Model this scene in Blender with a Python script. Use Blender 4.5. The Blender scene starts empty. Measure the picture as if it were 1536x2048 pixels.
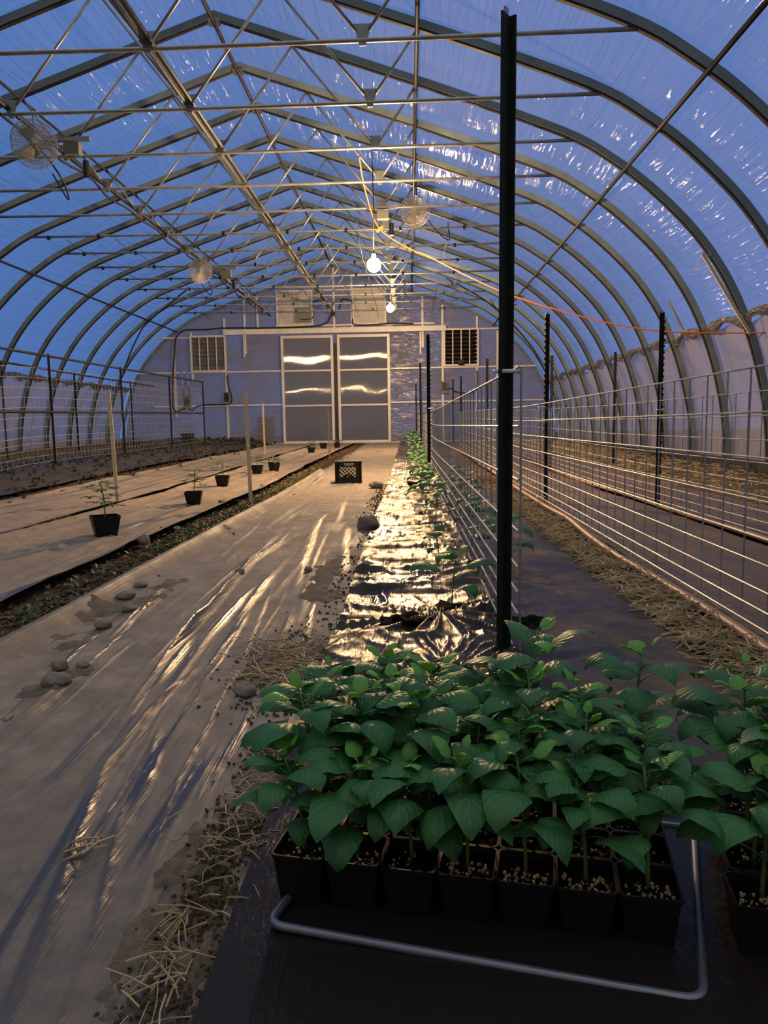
import bpy, math, random
import numpy as np
from mathutils import Vector, Matrix

# ------------------------------------------------------------------ camera, sky, exposure
SC = bpy.context.scene
COL = SC.collection
F_PX, YAW, PITCH, ROLL, CAM_H = 1480.0, -0.035332, 0.116405, 0.016191, 0.79444
cam = bpy.data.cameras.new('camera')
cam.sensor_fit = 'VERTICAL'; cam.sensor_height = 24.0
cam.lens = 24.0 * F_PX / 2048.0
cam.clip_start = 0.02; cam.clip_end = 400
camo = bpy.data.objects.new('camera', cam); COL.objects.link(camo)
fw = Vector((math.sin(YAW) * math.cos(PITCH), math.cos(YAW) * math.cos(PITCH), -math.sin(PITCH)))
rt = Vector((math.cos(YAW), -math.sin(YAW), 0)); up = rt.cross(fw)
c_, s_ = math.cos(ROLL), math.sin(ROLL)
rt, up = rt * c_ - up * s_, rt * s_ + up * c_
camo.matrix_world = Matrix(((rt.x, up.x, -fw.x, 0), (rt.y, up.y, -fw.y, 0), (rt.z, up.z, -fw.z, CAM_H), (0, 0, 0, 1)))
SC.camera = camo

SC.view_settings.view_transform = 'Standard'
SC.view_settings.look = 'None'
SC.view_settings.gamma = 1.0
SC.view_settings.exposure = 0.0
SC.view_settings.use_curve_mapping = False
try:
    SC.cycles.use_denoising = True
    SC.cycles.transparent_max_bounces = 24
    SC.cycles.max_bounces = 8
    SC.cycles.sample_clamp_indirect = 6.0
    SC.cycles.caustics_reflective = False
    SC.cycles.caustics_refractive = False
except Exception:
    pass

SKY_STRENGTH = 1.0
SKY_LOW_LEFT = (0.058, 0.180, 0.50)     # dusk blue, darker to the west (left)
SKY_LOW_RIGHT = (0.150, 0.225, 0.52)    # paler, more violet to the right
SKY_TOP = (0.62, 0.60, 0.58)            # pale overhead
SKY_BEHIND = (0.21, 0.20, 0.19)            # neutral afterglow behind the camera
BULB_STRENGTH = 2600.0
BULB_COLOR = (1.0, 0.61, 0.28)

w = bpy.data.worlds.new('dusk_sky'); SC.world = w; w.use_nodes = True
nt = w.node_tree; nt.nodes.clear()
def wn(t): return nt.nodes.new(t)
o_ = wn('ShaderNodeOutputWorld'); bg = wn('ShaderNodeBackground'); bg.inputs['Strength'].default_value = SKY_STRENGTH
tc = wn('ShaderNodeTexCoord'); sx = wn('ShaderNodeSeparateXYZ'); nt.links.new(tc.outputs['Generated'], sx.inputs[0])
mx = wn('ShaderNodeMapRange'); mx.inputs['From Min'].default_value = -0.7; mx.inputs['From Max'].default_value = 0.6
nt.links.new(sx.outputs['X'], mx.inputs['Value'])
m1 = wn('ShaderNodeMix'); m1.data_type = 'RGBA'
m1.inputs[6].default_value = (*SKY_LOW_LEFT, 1); m1.inputs[7].default_value = (*SKY_LOW_RIGHT, 1)
nt.links.new(mx.outputs['Result'], m1.inputs[0])
mz = wn('ShaderNodeMapRange'); mz.interpolation_type = 'SMOOTHSTEP'
mz.inputs['From Min'].default_value = 0.5; mz.inputs['From Max'].default_value = 0.95
nt.links.new(sx.outputs['Z'], mz.inputs['Value'])
m2 = wn('ShaderNodeMix'); m2.data_type = 'RGBA'; m2.inputs[7].default_value = (*SKY_TOP, 1)
nt.links.new(mz.outputs['Result'], m2.inputs[0])
my = wn('ShaderNodeMapRange'); my.interpolation_type = 'SMOOTHSTEP'
my.inputs['From Min'].default_value = 0.05; my.inputs['From Max'].default_value = -0.45
nt.links.new(sx.outputs['Y'], my.inputs['Value'])
m3 = wn('ShaderNodeMix'); m3.data_type = 'RGBA'; m3.inputs[7].default_value = (*SKY_BEHIND, 1)
nt.links.new(my.outputs['Result'], m3.inputs[0]); nt.links.new(m1.outputs[2], m3.inputs[6]); nt.links.new(m3.outputs[2], m2.inputs[6])
nt.links.new(m2.outputs[2], bg.inputs['Color']); nt.links.new(bg.outputs[0], o_.inputs[0])

# ------------------------------------------------------------------ materials
def mat(name, base=(.5, .5, .5), rough=.5, metal=0.0, spec=.5, emit=None, emit_s=0.0):
    m = bpy.data.materials.new(name); m.use_nodes = True
    b = m.node_tree.nodes['Principled BSDF']
    b.inputs['Base Color'].default_value = (*base, 1)
    b.inputs['Roughness'].default_value = rough
    b.inputs['Metallic'].default_value = metal
    b.inputs['Specular IOR Level'].default_value = spec
    if emit:
        b.inputs['Emission Color'].default_value = (*emit, 1); b.inputs['Emission Strength'].default_value = emit_s
    return m
class NB:
    """small node builder on a material"""
    def __init__(s, m):
        s.m = m; s.t = m.node_tree; s.b = s.t.nodes.get('Principled BSDF'); s.out = s.t.nodes.get('Material Output')
    def n(s, t, **kw):
        x = s.t.nodes.new(t)
        for k, v in kw.items():
            if k in x.inputs: x.inputs[k].default_value = v
            else: setattr(x, k, v)
        return x
    def l(s, a, b): s.t.links.new(a, b)
    def coord(s, scale=(1, 1, 1), rot=(0, 0, 0), which='Object'):
        tc = s.n('ShaderNodeTexCoord'); mp = s.n('ShaderNodeMapping')
        mp.inputs['Scale'].default_value = scale; mp.inputs['Rotation'].default_value = rot
        s.l(tc.outputs[which], mp.inputs[0]); return mp.outputs[0]
    def noise(s, vec, scale, detail=4, rough=.55, dist=0.0):
        x = s.n('ShaderNodeTexNoise', Scale=scale, Detail=detail, Roughness=rough, Distortion=dist)
        s.l(vec, x.inputs['Vector']); return x.outputs['Fac']
    def ramp(s, fac, stops):
        x = s.n('ShaderNodeValToRGB'); e = x.color_ramp.elements
        while len(e) < len(stops): e.new(.5)
        for i, (p, c) in enumerate(stops):
            e[i].position = p; e[i].color = (*c, 1) if len(c) == 3 else c
        s.l(fac, x.inputs[0]); return x.outputs[0]
    def mix(s, fac, a, b):
        x = s.n('ShaderNodeMix', data_type='RGBA')
        for v, i in ((fac, 0), (a, 6), (b, 7)):
            if hasattr(v, 'links'): s.l(v, x.inputs[i])
            else: x.inputs[i].default_value = v if i == 0 else (*v, 1)
        return x.outputs[2]
    def mapr(s, v, a, b, c=0, d=1):
        x = s.n('ShaderNodeMapRange'); x.inputs['From Min'].default_value = a; x.inputs['From Max'].default_value = b
        x.inputs['To Min'].default_value = c; x.inputs['To Max'].default_value = d
        s.l(v, x.inputs['Value']); return x.outputs[0]
    def math(s, op, a, b):
        x = s.n('ShaderNodeMath', operation=op)
        for v, i in ((a, 0), (b, 1)):
            if hasattr(v, 'links'): s.l(v, x.inputs[i])
            else: x.inputs[i].default_value = v
        return x.outputs[0]
    def bump(s, h, strength=.5, dist=.01, normal=None):
        x = s.n('ShaderNodeBump'); x.inputs['Strength'].default_value = strength; x.inputs['Distance'].default_value = dist
        s.l(h, x.inputs['Height'])
        if normal: s.l(normal, x.inputs['Normal'])
        return x.outputs[0]

def metal_mat(name, base, rough, metal=.9, var=.25, sc=6.0):
    m = mat(name, base, rough, metal); k = NB(m); v = k.coord()
    f = k.noise(v, sc, 5)
    k.l(k.mix(k.mapr(f, .3, .75), tuple(c * (1 - var) for c in base), tuple(min(1, c * (1 + var)) for c in base)), k.b.inputs['Base Color'])
    k.l(k.mapr(f, .3, .7, rough - .08, rough + .15), k.b.inputs['Roughness'])
    return m
M = {}
M['galv'] = metal_mat('galvanized_steel', (.36, .38, .38), .42, .85)
M['rib'] = metal_mat('weathered_galvanized_tube', (.20, .27, .33), .55, .25, .3, 2.5)
M['bright'] = metal_mat('bright_galvanized_tube', (.40, .42, .43), .36, .7)
M['greytube'] = metal_mat('dull_grey_tube', (.15, .17, .19), .5, .3)
M['wire'] = metal_mat('galvanized_wire', (.46, .47, .47), .45, .5)
M['dark'] = metal_mat('dark_weathered_steel', (.045, .045, .05), .5, .5)
M['alu'] = metal_mat('white_coated_aluminium', (.80, .79, .78), .38, .1, .08)
M['postgreen'] = metal_mat('dark_green_painted_steel', (.020, .028, .020), .6, .0, .4, 30)
M['postgreen'].node_tree.nodes['Principled BSDF'].inputs['Specular IOR Level'].default_value = .18
M['postblack'] = metal_mat('black_painted_steel', (.012, .013, .013), .6, .0, .4, 20)
M['postblack'].node_tree.nodes['Principled BSDF'].inputs['Specular IOR Level'].default_value = .2
M['black'] = mat('black_plastic', (.012, .012, .013), .42)
M['potblack'] = mat('black_pot_plastic', (.011, .011, .011), .45, spec=.25)
M['rubber'] = mat('black_rubber_cable', (.014, .014, .016), .6)
M['tie'] = mat('pale_plastic_tie', (.85, .93, .96), .4)
M['orange'] = mat('orange_cable_sheath', (.70, .17, .05), .5)
M['purple'] = mat('cord', (.25, .06, .07), .6)
M['white'] = mat('white_plastic', (.75, .75, .73), .45)
M['letter'] = mat('white_print', (.85, .83, .76), .5)
M['hose'] = mat('brown_pipe', (.32, .19, .11), .5)
M['drum'] = mat('blue_drum_plastic', (.02, .12, .75), .4)
M['pinkpaper'] = mat('pink_paper', (.6, .4, .42), .7)
M['grille'] = metal_mat('galvanized_wire_guard', (.5, .5, .49), .4, .6)
M['louvre'] = metal_mat('grey_aluminium_blade', (.24, .24, .25), .45, .3)
M['louvrew'] = metal_mat('white_aluminium_blade', (.58, .58, .60), .5, .1)
M['greybox'] = mat('grey_electrical_box', (.20, .21, .20), .5)
M['bulb'] = mat('lit_bulb_glass', (1, .9, .7), .3, emit=BULB_COLOR, emit_s=BULB_STRENGTH)
M['socket'] = mat('bulb_socket', (.05, .05, .05), .5)
M['flower_y'] = mat('yellow_petals', (.75, .6, .05), .6)
M['flower_o'] = mat('orange_petals', (.8, .25, .04), .6)

def m_wood():
    m = mat('pale_raw_wood', (.6, .45, .28), .65); k = NB(m)
    f = k.noise(k.coord((14, 14, .7)), 5, 6, .6)
    k.l(k.ramp(f, [(.3, (.66, .50, .30)), (.55, (.80, .65, .43)), (.8, (.56, .40, .23))]), k.b.inputs['Base Color'])
    return m
M['wood'] = m_wood()

def m_film(name, transp, tint, diff_col, diff, gloss_rough, bump_scale, stretch, bump_s, spec=.5, rot=(0, 0, 0), crease=.6):
    """thin plastic film: clear part + milky (translucent/diffuse) part + shiny wrinkled skin"""
    m = bpy.data.materials.new(name); m.use_nodes = True
    t = m.node_tree; t.nodes.clear(); k = NB(m)
    out = k.n('ShaderNodeOutputMaterial')
    v = k.coord(stretch, rot)
    f = k.noise(v, bump_scale, 4, .5, .4)
    f2 = k.noise(k.coord((1, 1, 1)), bump_scale * .12, 3, .5, .3)
    f = k.math('POWER', f, 2.0)
    h = k.math('ADD', k.math('MULTIPLY', f2, 2.0), f)
    cr = k.noise(k.coord((stretch[0] * 1.3, stretch[1] * .4, stretch[2] * 1.3), rot), bump_scale * .9, 3, .5, .6)
    cr = k.math('POWER', k.math('SUBTRACT', 1.0, k.math('ABSOLUTE', k.math('SUBTRACT', k.math('MULTIPLY', cr, 2.0), 1.0), 0)), 10.0)
    nb = k.bump(cr, crease, .022, k.bump(h, bump_s, .05))
    tr = k.n('ShaderNodeBsdfTransparent'); tr.inputs[0].default_value = (*tint, 1)
    df = k.n('ShaderNodeBsdfDiffuse'); df.inputs[0].default_value = (*diff_col, 1)
    tl = k.n('ShaderNodeBsdfTranslucent'); tl.inputs[0].default_value = (*diff_col, 1)
    dirt = k.noise(k.coord((1, 1, 1)), 1.3, 5, .6)
    mk = k.n('ShaderNodeMixShader'); mk.inputs[0].default_value = .5
    k.l(df.outputs[0], mk.inputs[1]); k.l(tl.outputs[0], mk.inputs[2])
    body = k.n('ShaderNodeMixShader'); k.l(k.mapr(dirt, .3, .7, diff * .85, min(1, diff * 1.15)), body.inputs[0])
    k.l(tr.outputs[0], body.inputs[1]); k.l(mk.outputs[0], body.inputs[2])
    gl = k.n('ShaderNodeBsdfGlossy'); gl.inputs['Roughness'].default_value = gloss_rough
    k.l(nb, gl.inputs['Normal']); k.l(nb, df.inputs['Normal'])
    fr = k.n('ShaderNodeFresnel'); k.l(nb, fr.inputs['Normal'])
    ge = k.n('ShaderNodeNewGeometry'); k.l(k.mapr(ge.outputs['Backfacing'], 0, 1, 1.35, 1 / 1.35), fr.inputs['IOR'])   # a thin film reflects alike from both sides
    fin = k.n('ShaderNodeMixShader'); k.l(k.math('MULTIPLY', fr.outputs[0], spec), fin.inputs[0])
    k.l(body.outputs[0], fin.inputs[1]); k.l(gl.outputs[0], fin.inputs[2]); k.l(fin.outputs[0], out.inputs[0])
    return m
M['film_roof'] = m_film('greenhouse_roof_film', .75, (.93, .97, 1), (.66, .74, .85), .085, .11, 7.0, (1, .14, 1), .55, 1.0)
M['film_side'] = m_film('roll_up_side_film', .42, (.85, .85, .95), (.52, .50, .52), .80, .16, 2.6, (1, 1.1, .35), .5, 1.0, (.5, 0, 0))
M['film_end'] = m_film('end_wall_film', .3, (.75, .80, .9), (.37, .34, .325), .86, .20, 2.0, (.5, 1, 2.2), .9, 1.0, (0, .35, 0))
M['film_dirty'] = m_film('dirty_rolled_film', .3, (.6, .55, .5), (.17, .14, .115), .93, .45, 5, (1, 1, 1), .8, .6)

def m_panel():
    m = bpy.data.materials.new('twin_wall_door_panel'); m.use_nodes = True
    t = m.node_tree; t.nodes.clear(); k = NB(m); out = k.n('ShaderNodeOutputMaterial')
    tr = k.n('ShaderNodeBsdfTransparent'); tr.inputs[0].default_value = (.8, .83, .92, 1)
    df = k.n('ShaderNodeBsdfDiffuse'); df.inputs[0].default_value = (.30, .315, .39, 1)
    tl = k.n('ShaderNodeBsdfTranslucent'); tl.inputs[0].default_value = (.30, .315, .39, 1)
    a = k.n('ShaderNodeMixShader'); a.inputs[0].default_value = .5; k.l(df.outputs[0], a.inputs[1]); k.l(tl.outputs[0], a.inputs[2])
    b = k.n('ShaderNodeMixShader'); b.inputs[0].default_value = .88; k.l(tr.outputs[0], b.inputs[1]); k.l(a.outputs[0], b.inputs[2])
    v = k.coord((1, 1, 1)); f = k.noise(v, .9, 2, .5)
    # vertical flutes of the sheet spread each reflection sideways into a line
    sx = k.n('ShaderNodeSeparateXYZ'); k.l(v, sx.inputs[0])
    wv = k.math('SINE', k.math('MULTIPLY', sx.outputs['X'], 620.0), 0)
    cx = k.n('ShaderNodeCombineXYZ'); k.l(k.math('MULTIPLY', wv, .42), cx.inputs['X'])
    ge = k.n('ShaderNodeNewGeometry'); va = k.n('ShaderNodeVectorMath', operation='ADD'); k.l(ge.outputs['Normal'], va.inputs[0]); k.l(cx.outputs[0], va.inputs[1])
    vn_ = k.n('ShaderNodeVectorMath', operation='NORMALIZE'); k.l(va.outputs[0], vn_.inputs[0]); nb2 = vn_.outputs[0]
    gl = k.n('ShaderNodeBsdfGlossy'); gl.inputs['Roughness'].default_value = .035; k.l(nb2, gl.inputs['Normal'])
    c = k.n('ShaderNodeMixShader'); c.inputs[0].default_value = .17; k.l(b.outputs[0], c.inputs[1]); k.l(gl.outputs[0], c.inputs[2])
    k.l(c.outputs[0], out.inputs[0]); return m
M['panel'] = m_panel()

def m_dirt(name, c1, c2, c3, sc=9):
    m = mat(name, c1, .95, spec=.1); k = NB(m); v = k.coord()
    f = k.noise(v, sc, 8, .65); g = k.noise(v, sc * 9, 4, .7)
    k.l(k.ramp(k.math('ADD', k.math('MULTIPLY', f, .7), k.math('MULTIPLY', g, .3)), [(.32, c1), (.5, c2), (.68, c3)]), k.b.inputs['Base Color'])
    k.l(k.bump(k.math('ADD', f, k.math('MULTIPLY', g, .4)), .9, .03), k.b.inputs['Normal']); return m
M['dirt'] = m_dirt('bare_soil', (.055, .038, .026), (.13, .092, .06), (.24, .18, .12))
M['outer'] = m_dirt('outside_soil', (.05, .045, .04), (.09, .08, .07), (.12, .11, .09), 1.5)
M['soil'] = m_dirt('potting_soil', (.012, .009, .007), (.03, .022, .016), (.07, .055, .04), 60)
M['stone'] = m_dirt('grey_brown_stone', (.22, .185, .14), (.32, .27, .21), (.42, .36, .28), 12)
M['stone'].node_tree.nodes['Principled BSDF'].inputs['Roughness'].default_value = .85

def m_sheet(name, film, dust1, dust2, dust_lo, dust_hi, r_film, r_dust, stretch, bump_s, bump_sc, spec=.5, near_clean=None, fine_lines=.3, dust_spec=.35):
    """ground film with dust lying on it: dusty parts are matt and brown, bare parts black and shiny"""
    m = mat(name, film, r_film, spec=spec); k = NB(m)
    v = k.coord((1, 1, 1)); vs = k.coord(stretch, (0, 0, -.06))
    big = k.noise(v, 1.6, 6, .62, .4); fine = k.noise(v, 34, 5, .7); st = k.noise(vs, bump_sc, 6, .6, .5)
    d = k.math('ADD', k.math('MULTIPLY', big, .62), k.math('ADD', k.math('MULTIPLY', fine, .18), k.math('MULTIPLY', st, .2)))
    d = k.mapr(d, dust_lo, dust_hi)
    at = k.n('ShaderNodeAttribute'); at.attribute_name = 'bare'
    d = k.math('MULTIPLY', d, k.math('SUBTRACT', 1.0, at.outputs['Fac']))
    if near_clean:
        sx = k.n('ShaderNodeSeparateXYZ'); k.l(v, sx.inputs[0])
        d = k.math('MULTIPLY', d, k.mapr(sx.outputs['Y'], near_clean[0], near_clean[1]))
    dust = k.mix(k.mapr(k.noise(v, 7, 7, .65), .35, .65), dust1, dust2)
    grain = k.noise(v, 150, 3, .7); d = k.math('MULTIPLY', d, k.mapr(grain, .3, .6, .75, 1.08))
    k.l(k.mix(d, film, dust), k.b.inputs['Base Color'])
    k.l(k.mapr(d, 0, 1, r_film, r_dust), k.b.inputs['Roughness'])
    k.l(k.mapr(d, 0, .9, spec, spec * dust_spec), k.b.inputs['Specular IOR Level'])
    s2 = k.noise(k.coord((stretch[0] * 4.5, stretch[1] * .55, 1), (0, 0, -.05)), bump_sc, 3, .5, .3)
    s2 = k.math('POWER', k.math('SUBTRACT', 1.0, k.math('ABSOLUTE', k.math('SUBTRACT', k.math('MULTIPLY', s2, 2.0), 1.0), 0)), 9.0)
    nb = k.bump(s2, fine_lines, .004, k.bump(st, bump_s, .02)); k.l(k.bump(fine, .18, .006, nb), k.b.inputs['Normal'])
    return m
M['sheet_path'] = m_sheet('dusty_ground_film', (.062, .060, .058), (.40, .33, .26), (.26, .222, .182), .18, .56, .26, .92, (7, .55, 1), .06, 3.0, .5, fine_lines=.3, dust_spec=.04)
M['sheet_left'] = m_sheet('dusty_ground_film_left', (.075, .065, .058), (.42, .335, .255), (.30, .245, .185), .18, .56, .28, .9, (7, .55, 1), .25, 3.0, .5, dust_spec=.06)
M['sheet_mulch'] = m_sheet('black_mulch_film', (.024, .02, .018), (.20, .15, .115), (.13, .10, .08), .42, .80, .21, .65, (2.2, 1.4, 1), .22, 5.0, .16, (1.2, 2.0), fine_lines=.12)
M['sheet_dark'] = m_sheet('dull_dark_ground_cover', (.03, .028, .027), (.16, .125, .10), (.11, .09, .075), .36, .80, .5, .9, (4, .7, 1), .4, 4.0, .2)
M['sheet_right'] = m_sheet('black_ground_cover', (.050, .040, .036), (.26, .18, .135), (.19, .135, .105), .30, .68, .34, .8, (4, .7, 1), .4, 4.0, .35)

def m_leaf(name, c1, c2, c3):
    m = mat(name, c1, .46, spec=.4); k = NB(m); t = m.node_tree
    tc = k.n('ShaderNodeTexCoord'); f = k.noise(tc.outputs['Object'], 45, 4, .6); g = k.noise(tc.outputs['Object'], 9, 3, .5)
    sx = k.n('ShaderNodeSeparateXYZ'); k.l(tc.outputs['UV'], sx.inputs[0])
    ax = k.math('ABSOLUTE', k.math('SUBTRACT', sx.outputs['X'], .5), 0)
    # side veins leave the midrib slanting to the tip; the blade puckers up between them
    ph = k.math('SUBTRACT', k.math('MULTIPLY', sx.outputs['Y'], 8.0), k.math('MULTIPLY', ax, 5.0))
    vein = k.math('POWER', k.math('ABSOLUTE', k.math('SINE', k.math('MULTIPLY', ph, math.pi), 0), 0), .6)
    mid = k.mapr(ax, .0, .05)
    v = k.math('MULTIPLY', vein, mid)
    col = k.ramp(g, [(.35, c1), (.52, c2), (.72, c3)])
    lite = tuple(min(1, c * 1.5 + .01) for c in c3)
    k.l(k.mix(k.mapr(v, .0, .30, .28, 0), col, lite), k.b.inputs['Base Color'])
    nb = k.bump(v, .35, .003); k.l(k.bump(f, .25, .003, nb), k.b.inputs['Normal'])
    tl = k.n('ShaderNodeBsdfTranslucent'); tl.inputs[0].default_value = (c3[0] * 1.4, c3[1] * 1.3, c3[2] * .6, 1)
    ms = k.n('ShaderNodeMixShader'); ms.inputs[0].default_value = .16
    k.l(k.b.outputs[0], ms.inputs[1]); k.l(tl.outputs[0], ms.inputs[2]); k.l(ms.outputs[0], k.out.inputs[0])
    return m
M['leaf'] = m_leaf('pepper_leaf_green', (.035, .135, .045), (.05, .185, .055), (.075, .25, .06))
M['leaf_young'] = m_leaf('young_leaf_green', (.11, .32, .06), (.15, .40, .07), (.20, .46, .09))
M['leaf_tom'] = m_leaf('tomato_leaf_green', (.08, .15, .07), (.12, .21, .10), (.16, .26, .13))
M['weed'] = m_leaf('weed_green', (.045, .08, .03), (.08, .12, .05), (.12, .16, .07))
M['weed_dark'] = m_leaf('dull_weed', (.05, .055, .04), (.075, .08, .055), (.10, .10, .07))
M['stem'] = mat('green_stem', (.10, .20, .05), .55)
M['perlite'] = mat('perlite_crumbs', (.55, .45, .28), .8)
def m_straw():
    m = mat('dry_straw', (.45, .36, .2), .7); k = NB(m); f = k.noise(k.coord(), 9, 3)
    k.l(k.ramp(f, [(.3, (.25, .18, .09)), (.5, (.46, .36, .20)), (.7, (.62, .52, .32))]), k.b.inputs['Base Color']); return m
M['straw'] = m_straw()

# ------------------------------------------------------------------ helpers
class MB:
    def __init__(s): s.v = []; s.f = []; s.mi = []; s.uv = {}
    def add(s, vs, fs, mi=0):
        o = len(s.v); s.v.extend([tuple(p) for p in vs]); s.f.extend([tuple(i + o for i in q) for q in fs]); s.mi.extend([mi] * len(fs))
    def box(s, c, d, rz=0, rot=None, mi=0):
        hx, hy, hz = d[0] / 2, d[1] / 2, d[2] / 2
        R = rot if rot is not None else Matrix.Rotation(rz, 3, 'Z')
        vs = [Vector(c) + R @ Vector((x * hx, y * hy, z * hz)) for x, y, z in ((-1,-1,-1),(1,-1,-1),(1,1,-1),(-1,1,-1),(-1,-1,1),(1,-1,1),(1,1,1),(-1,1,1))]
        s.add(vs, [(0,3,2,1),(4,5,6,7),(0,1,5,4),(1,2,6,5),(2,3,7,6),(3,0,4,7)], mi)
    def bar(s, a, b, wx, wz, upv=(0, 0, 1), mi=0):
        a, b = Vector(a), Vector(b); d = b - a; L = d.length; d.normalize()
        x = d.cross(Vector(upv))
        if x.length < 1e-4: x = d.cross(Vector((1, 0, 0)))
        x.normalize(); z = x.cross(d)
        R = Matrix((x, d, z)).transposed()
        s.box((a + b) / 2, (wx, L, wz), rot=R, mi=mi)
    def tube(s, pts, r, n=8, closed=False, cap=True, mi=0):
        P = [Vector(p) for p in pts]; N = len(P)
        rs = r if isinstance(r, (list, tuple)) else [r] * N
        rings = []; prev = None
        for i in range(N):
            if closed: t = P[(i + 1) % N] - P[i - 1]
            else: t = P[min(i + 1, N - 1)] - P[max(i - 1, 0)]
            if t.length < 1e-9: t = Vector((0, 0, 1))
            t.normalize()
            if prev is None:
                u = t.orthogonal().normalized()
            else:
                u = prev - t * prev.dot(t)
                if u.length < 1e-6: u = t.orthogonal()
                u.normalize()
            prev = u; v = t.cross(u)
            rings.append([P[i] + (u * math.cos(2 * math.pi * k / n) + v * math.sin(2 * math.pi * k / n)) * rs[i] for k in range(n)])
        vs = [p for q in rings for p in q]; fs = []
        for i in range(N if closed else N - 1):
            j = (i + 1) % N
            for k in range(n):
                k2 = (k + 1) % n
                fs.append((i * n + k, i * n + k2, j * n + k2, j * n + k))
        if cap and not closed:
            fs.append(tuple(reversed(range(n)))); fs.append(tuple((N - 1) * n + k for k in range(n)))
        s.add(vs, fs, mi)
    def lathe(s, prof, n=20, c=(0, 0, 0), mi=0, axis=None):
        vs = []; R = axis if axis is not None else Matrix.Identity(3)
        for r, z in prof:
            for k in range(n):
                a = 2 * math.pi * k / n
                vs.append(Vector(c) + R @ Vector((r * math.cos(a), r * math.sin(a), z)))
        fs = []
        for i in range(len(prof) - 1):
            for k in range(n):
                k2 = (k + 1) % n; fs.append((i * n + k, i * n + k2, (i + 1) * n + k2, (i + 1) * n + k))
        fs.append(tuple(reversed(range(n)))); m = len(prof) - 1; fs.append(tuple(m * n + k for k in range(n)))
        s.add(vs, fs, mi)
    def extrude(s, poly, z0, z1, mi=0):
        n = len(poly); vs = [(x, y, z0) for x, y in poly] + [(x, y, z1) for x, y in poly]
        fs = [(i, (i + 1) % n, n + (i + 1) % n, n + i) for i in range(n)] + [tuple(reversed(range(n))), tuple(range(n, 2 * n))]
        s.add(vs, fs, mi)
    def build(s, name, m, parent=None, smooth=False, loc=None):
        me = bpy.data.meshes.new(name); me.from_pydata(s.v, [], s.f)
        ms = m if isinstance(m, (list, tuple)) else [m]
        for x in ms: me.materials.append(x)
        if len(ms) > 1: me.polygons.foreach_set('material_index', s.mi)
        if smooth: me.polygons.foreach_set('use_smooth', [True] * len(me.polygons))
        if s.uv:
            li = np.empty(len(me.loops), np.int32); me.loops.foreach_get('vertex_index', li)
            tab = np.zeros((len(s.v), 2), np.float32)
            for k_, q_ in s.uv.items(): tab[k_] = q_
            me.uv_layers.new(name='blade').data.foreach_set('uv', tab[li].ravel())
        me.update()
        o = bpy.data.objects.new(name, me); COL.objects.link(o)
        if parent: o.parent = parent
        if loc is not None: o.location = loc
        return o
def tag(o, label=None, cat=None, group=None, kind=None):
    if label: o['label'] = label
    if cat: o['category'] = cat
    if group: o['group'] = group
    if kind: o['kind'] = kind
    return o
def thing(name, label, cat, loc=(0, 0, 0), rz=0, group=None, kind=None):
    o = bpy.data.objects.new(name, None); COL.objects.link(o); o.empty_display_size = .05
    o.location = loc; o.rotation_euler = (0, 0, rz)
    return tag(o, label, cat, group, kind)
def copy_tree(o, parent=None):
    c = o.copy(); COL.objects.link(c)
    if parent: c.parent = parent
    for ch in list(o.children): copy_tree(ch, c)
    return c
ORD = ['nearest', 'second', 'third', 'fourth', 'fifth', 'sixth', 'seventh', 'eighth', 'ninth', 'tenth', 'eleventh', 'twelfth', 'thirteenth', 'fourteenth']

# numpy value noise
def _h(ix, iy, seed):
    n = (ix.astype(np.int64) * 374761393 + iy.astype(np.int64) * 668265263 + seed * 1442695041) & 0xffffffff
    n = ((n ^ (n >> 13)) * 1274126177) & 0xffffffff
    return ((n ^ (n >> 16)) & 0xffff) / 65535.0
def vn(x, y, seed=0):
    x0 = np.floor(x); y0 = np.floor(y); fx = x - x0; fy = y - y0
    fx = fx * fx * fx * (fx * (fx * 6 - 15) + 10); fy = fy * fy * fy * (fy * (fy * 6 - 15) + 10)
    a = _h(x0, y0, seed); b = _h(x0 + 1, y0, seed); c = _h(x0, y0 + 1, seed); d = _h(x0 + 1, y0 + 1, seed)
    return (a + (b - a) * fx) * (1 - fy) + (c + (d - c) * fx) * fy
def fbm(x, y, seed=0, o=4):
    t = 0; a = .5
    for i in range(o):
        t = t + a * vn(x, y, seed + i * 17); x = x * 2.03 + 3.1; y = y * 2.03 + 1.7; a *= .5
    return t
def ridge(x, y, seed, p=2.0): return (1 - np.abs(2 * vn(x, y, seed) - 1)) ** p
def sstep(a, b, x):
    t = np.clip((x - a) / (b - a), 0, 1); return t * t * (3 - 2 * t)

# ------------------------------------------------------------------ the place
XC, D0, SP, ZC, ZP = -2.506, 7.617, 1.388, 4.49, 6.2
YE = D0 + 13 * SP           # end wall
YB = -5.0                   # how far the house is built behind the camera
def gz(x, y):
    x = np.asarray(x, float); y = np.asarray(y, float)
    r = .20 * np.clip((y - 8.5) / 17, 0, 1) + .20 * sstep(-4.4, -5.6, x) * sstep(7, 11.5, y)
    return r
def gzf(x, y): return float(gz(x, y))

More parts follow.
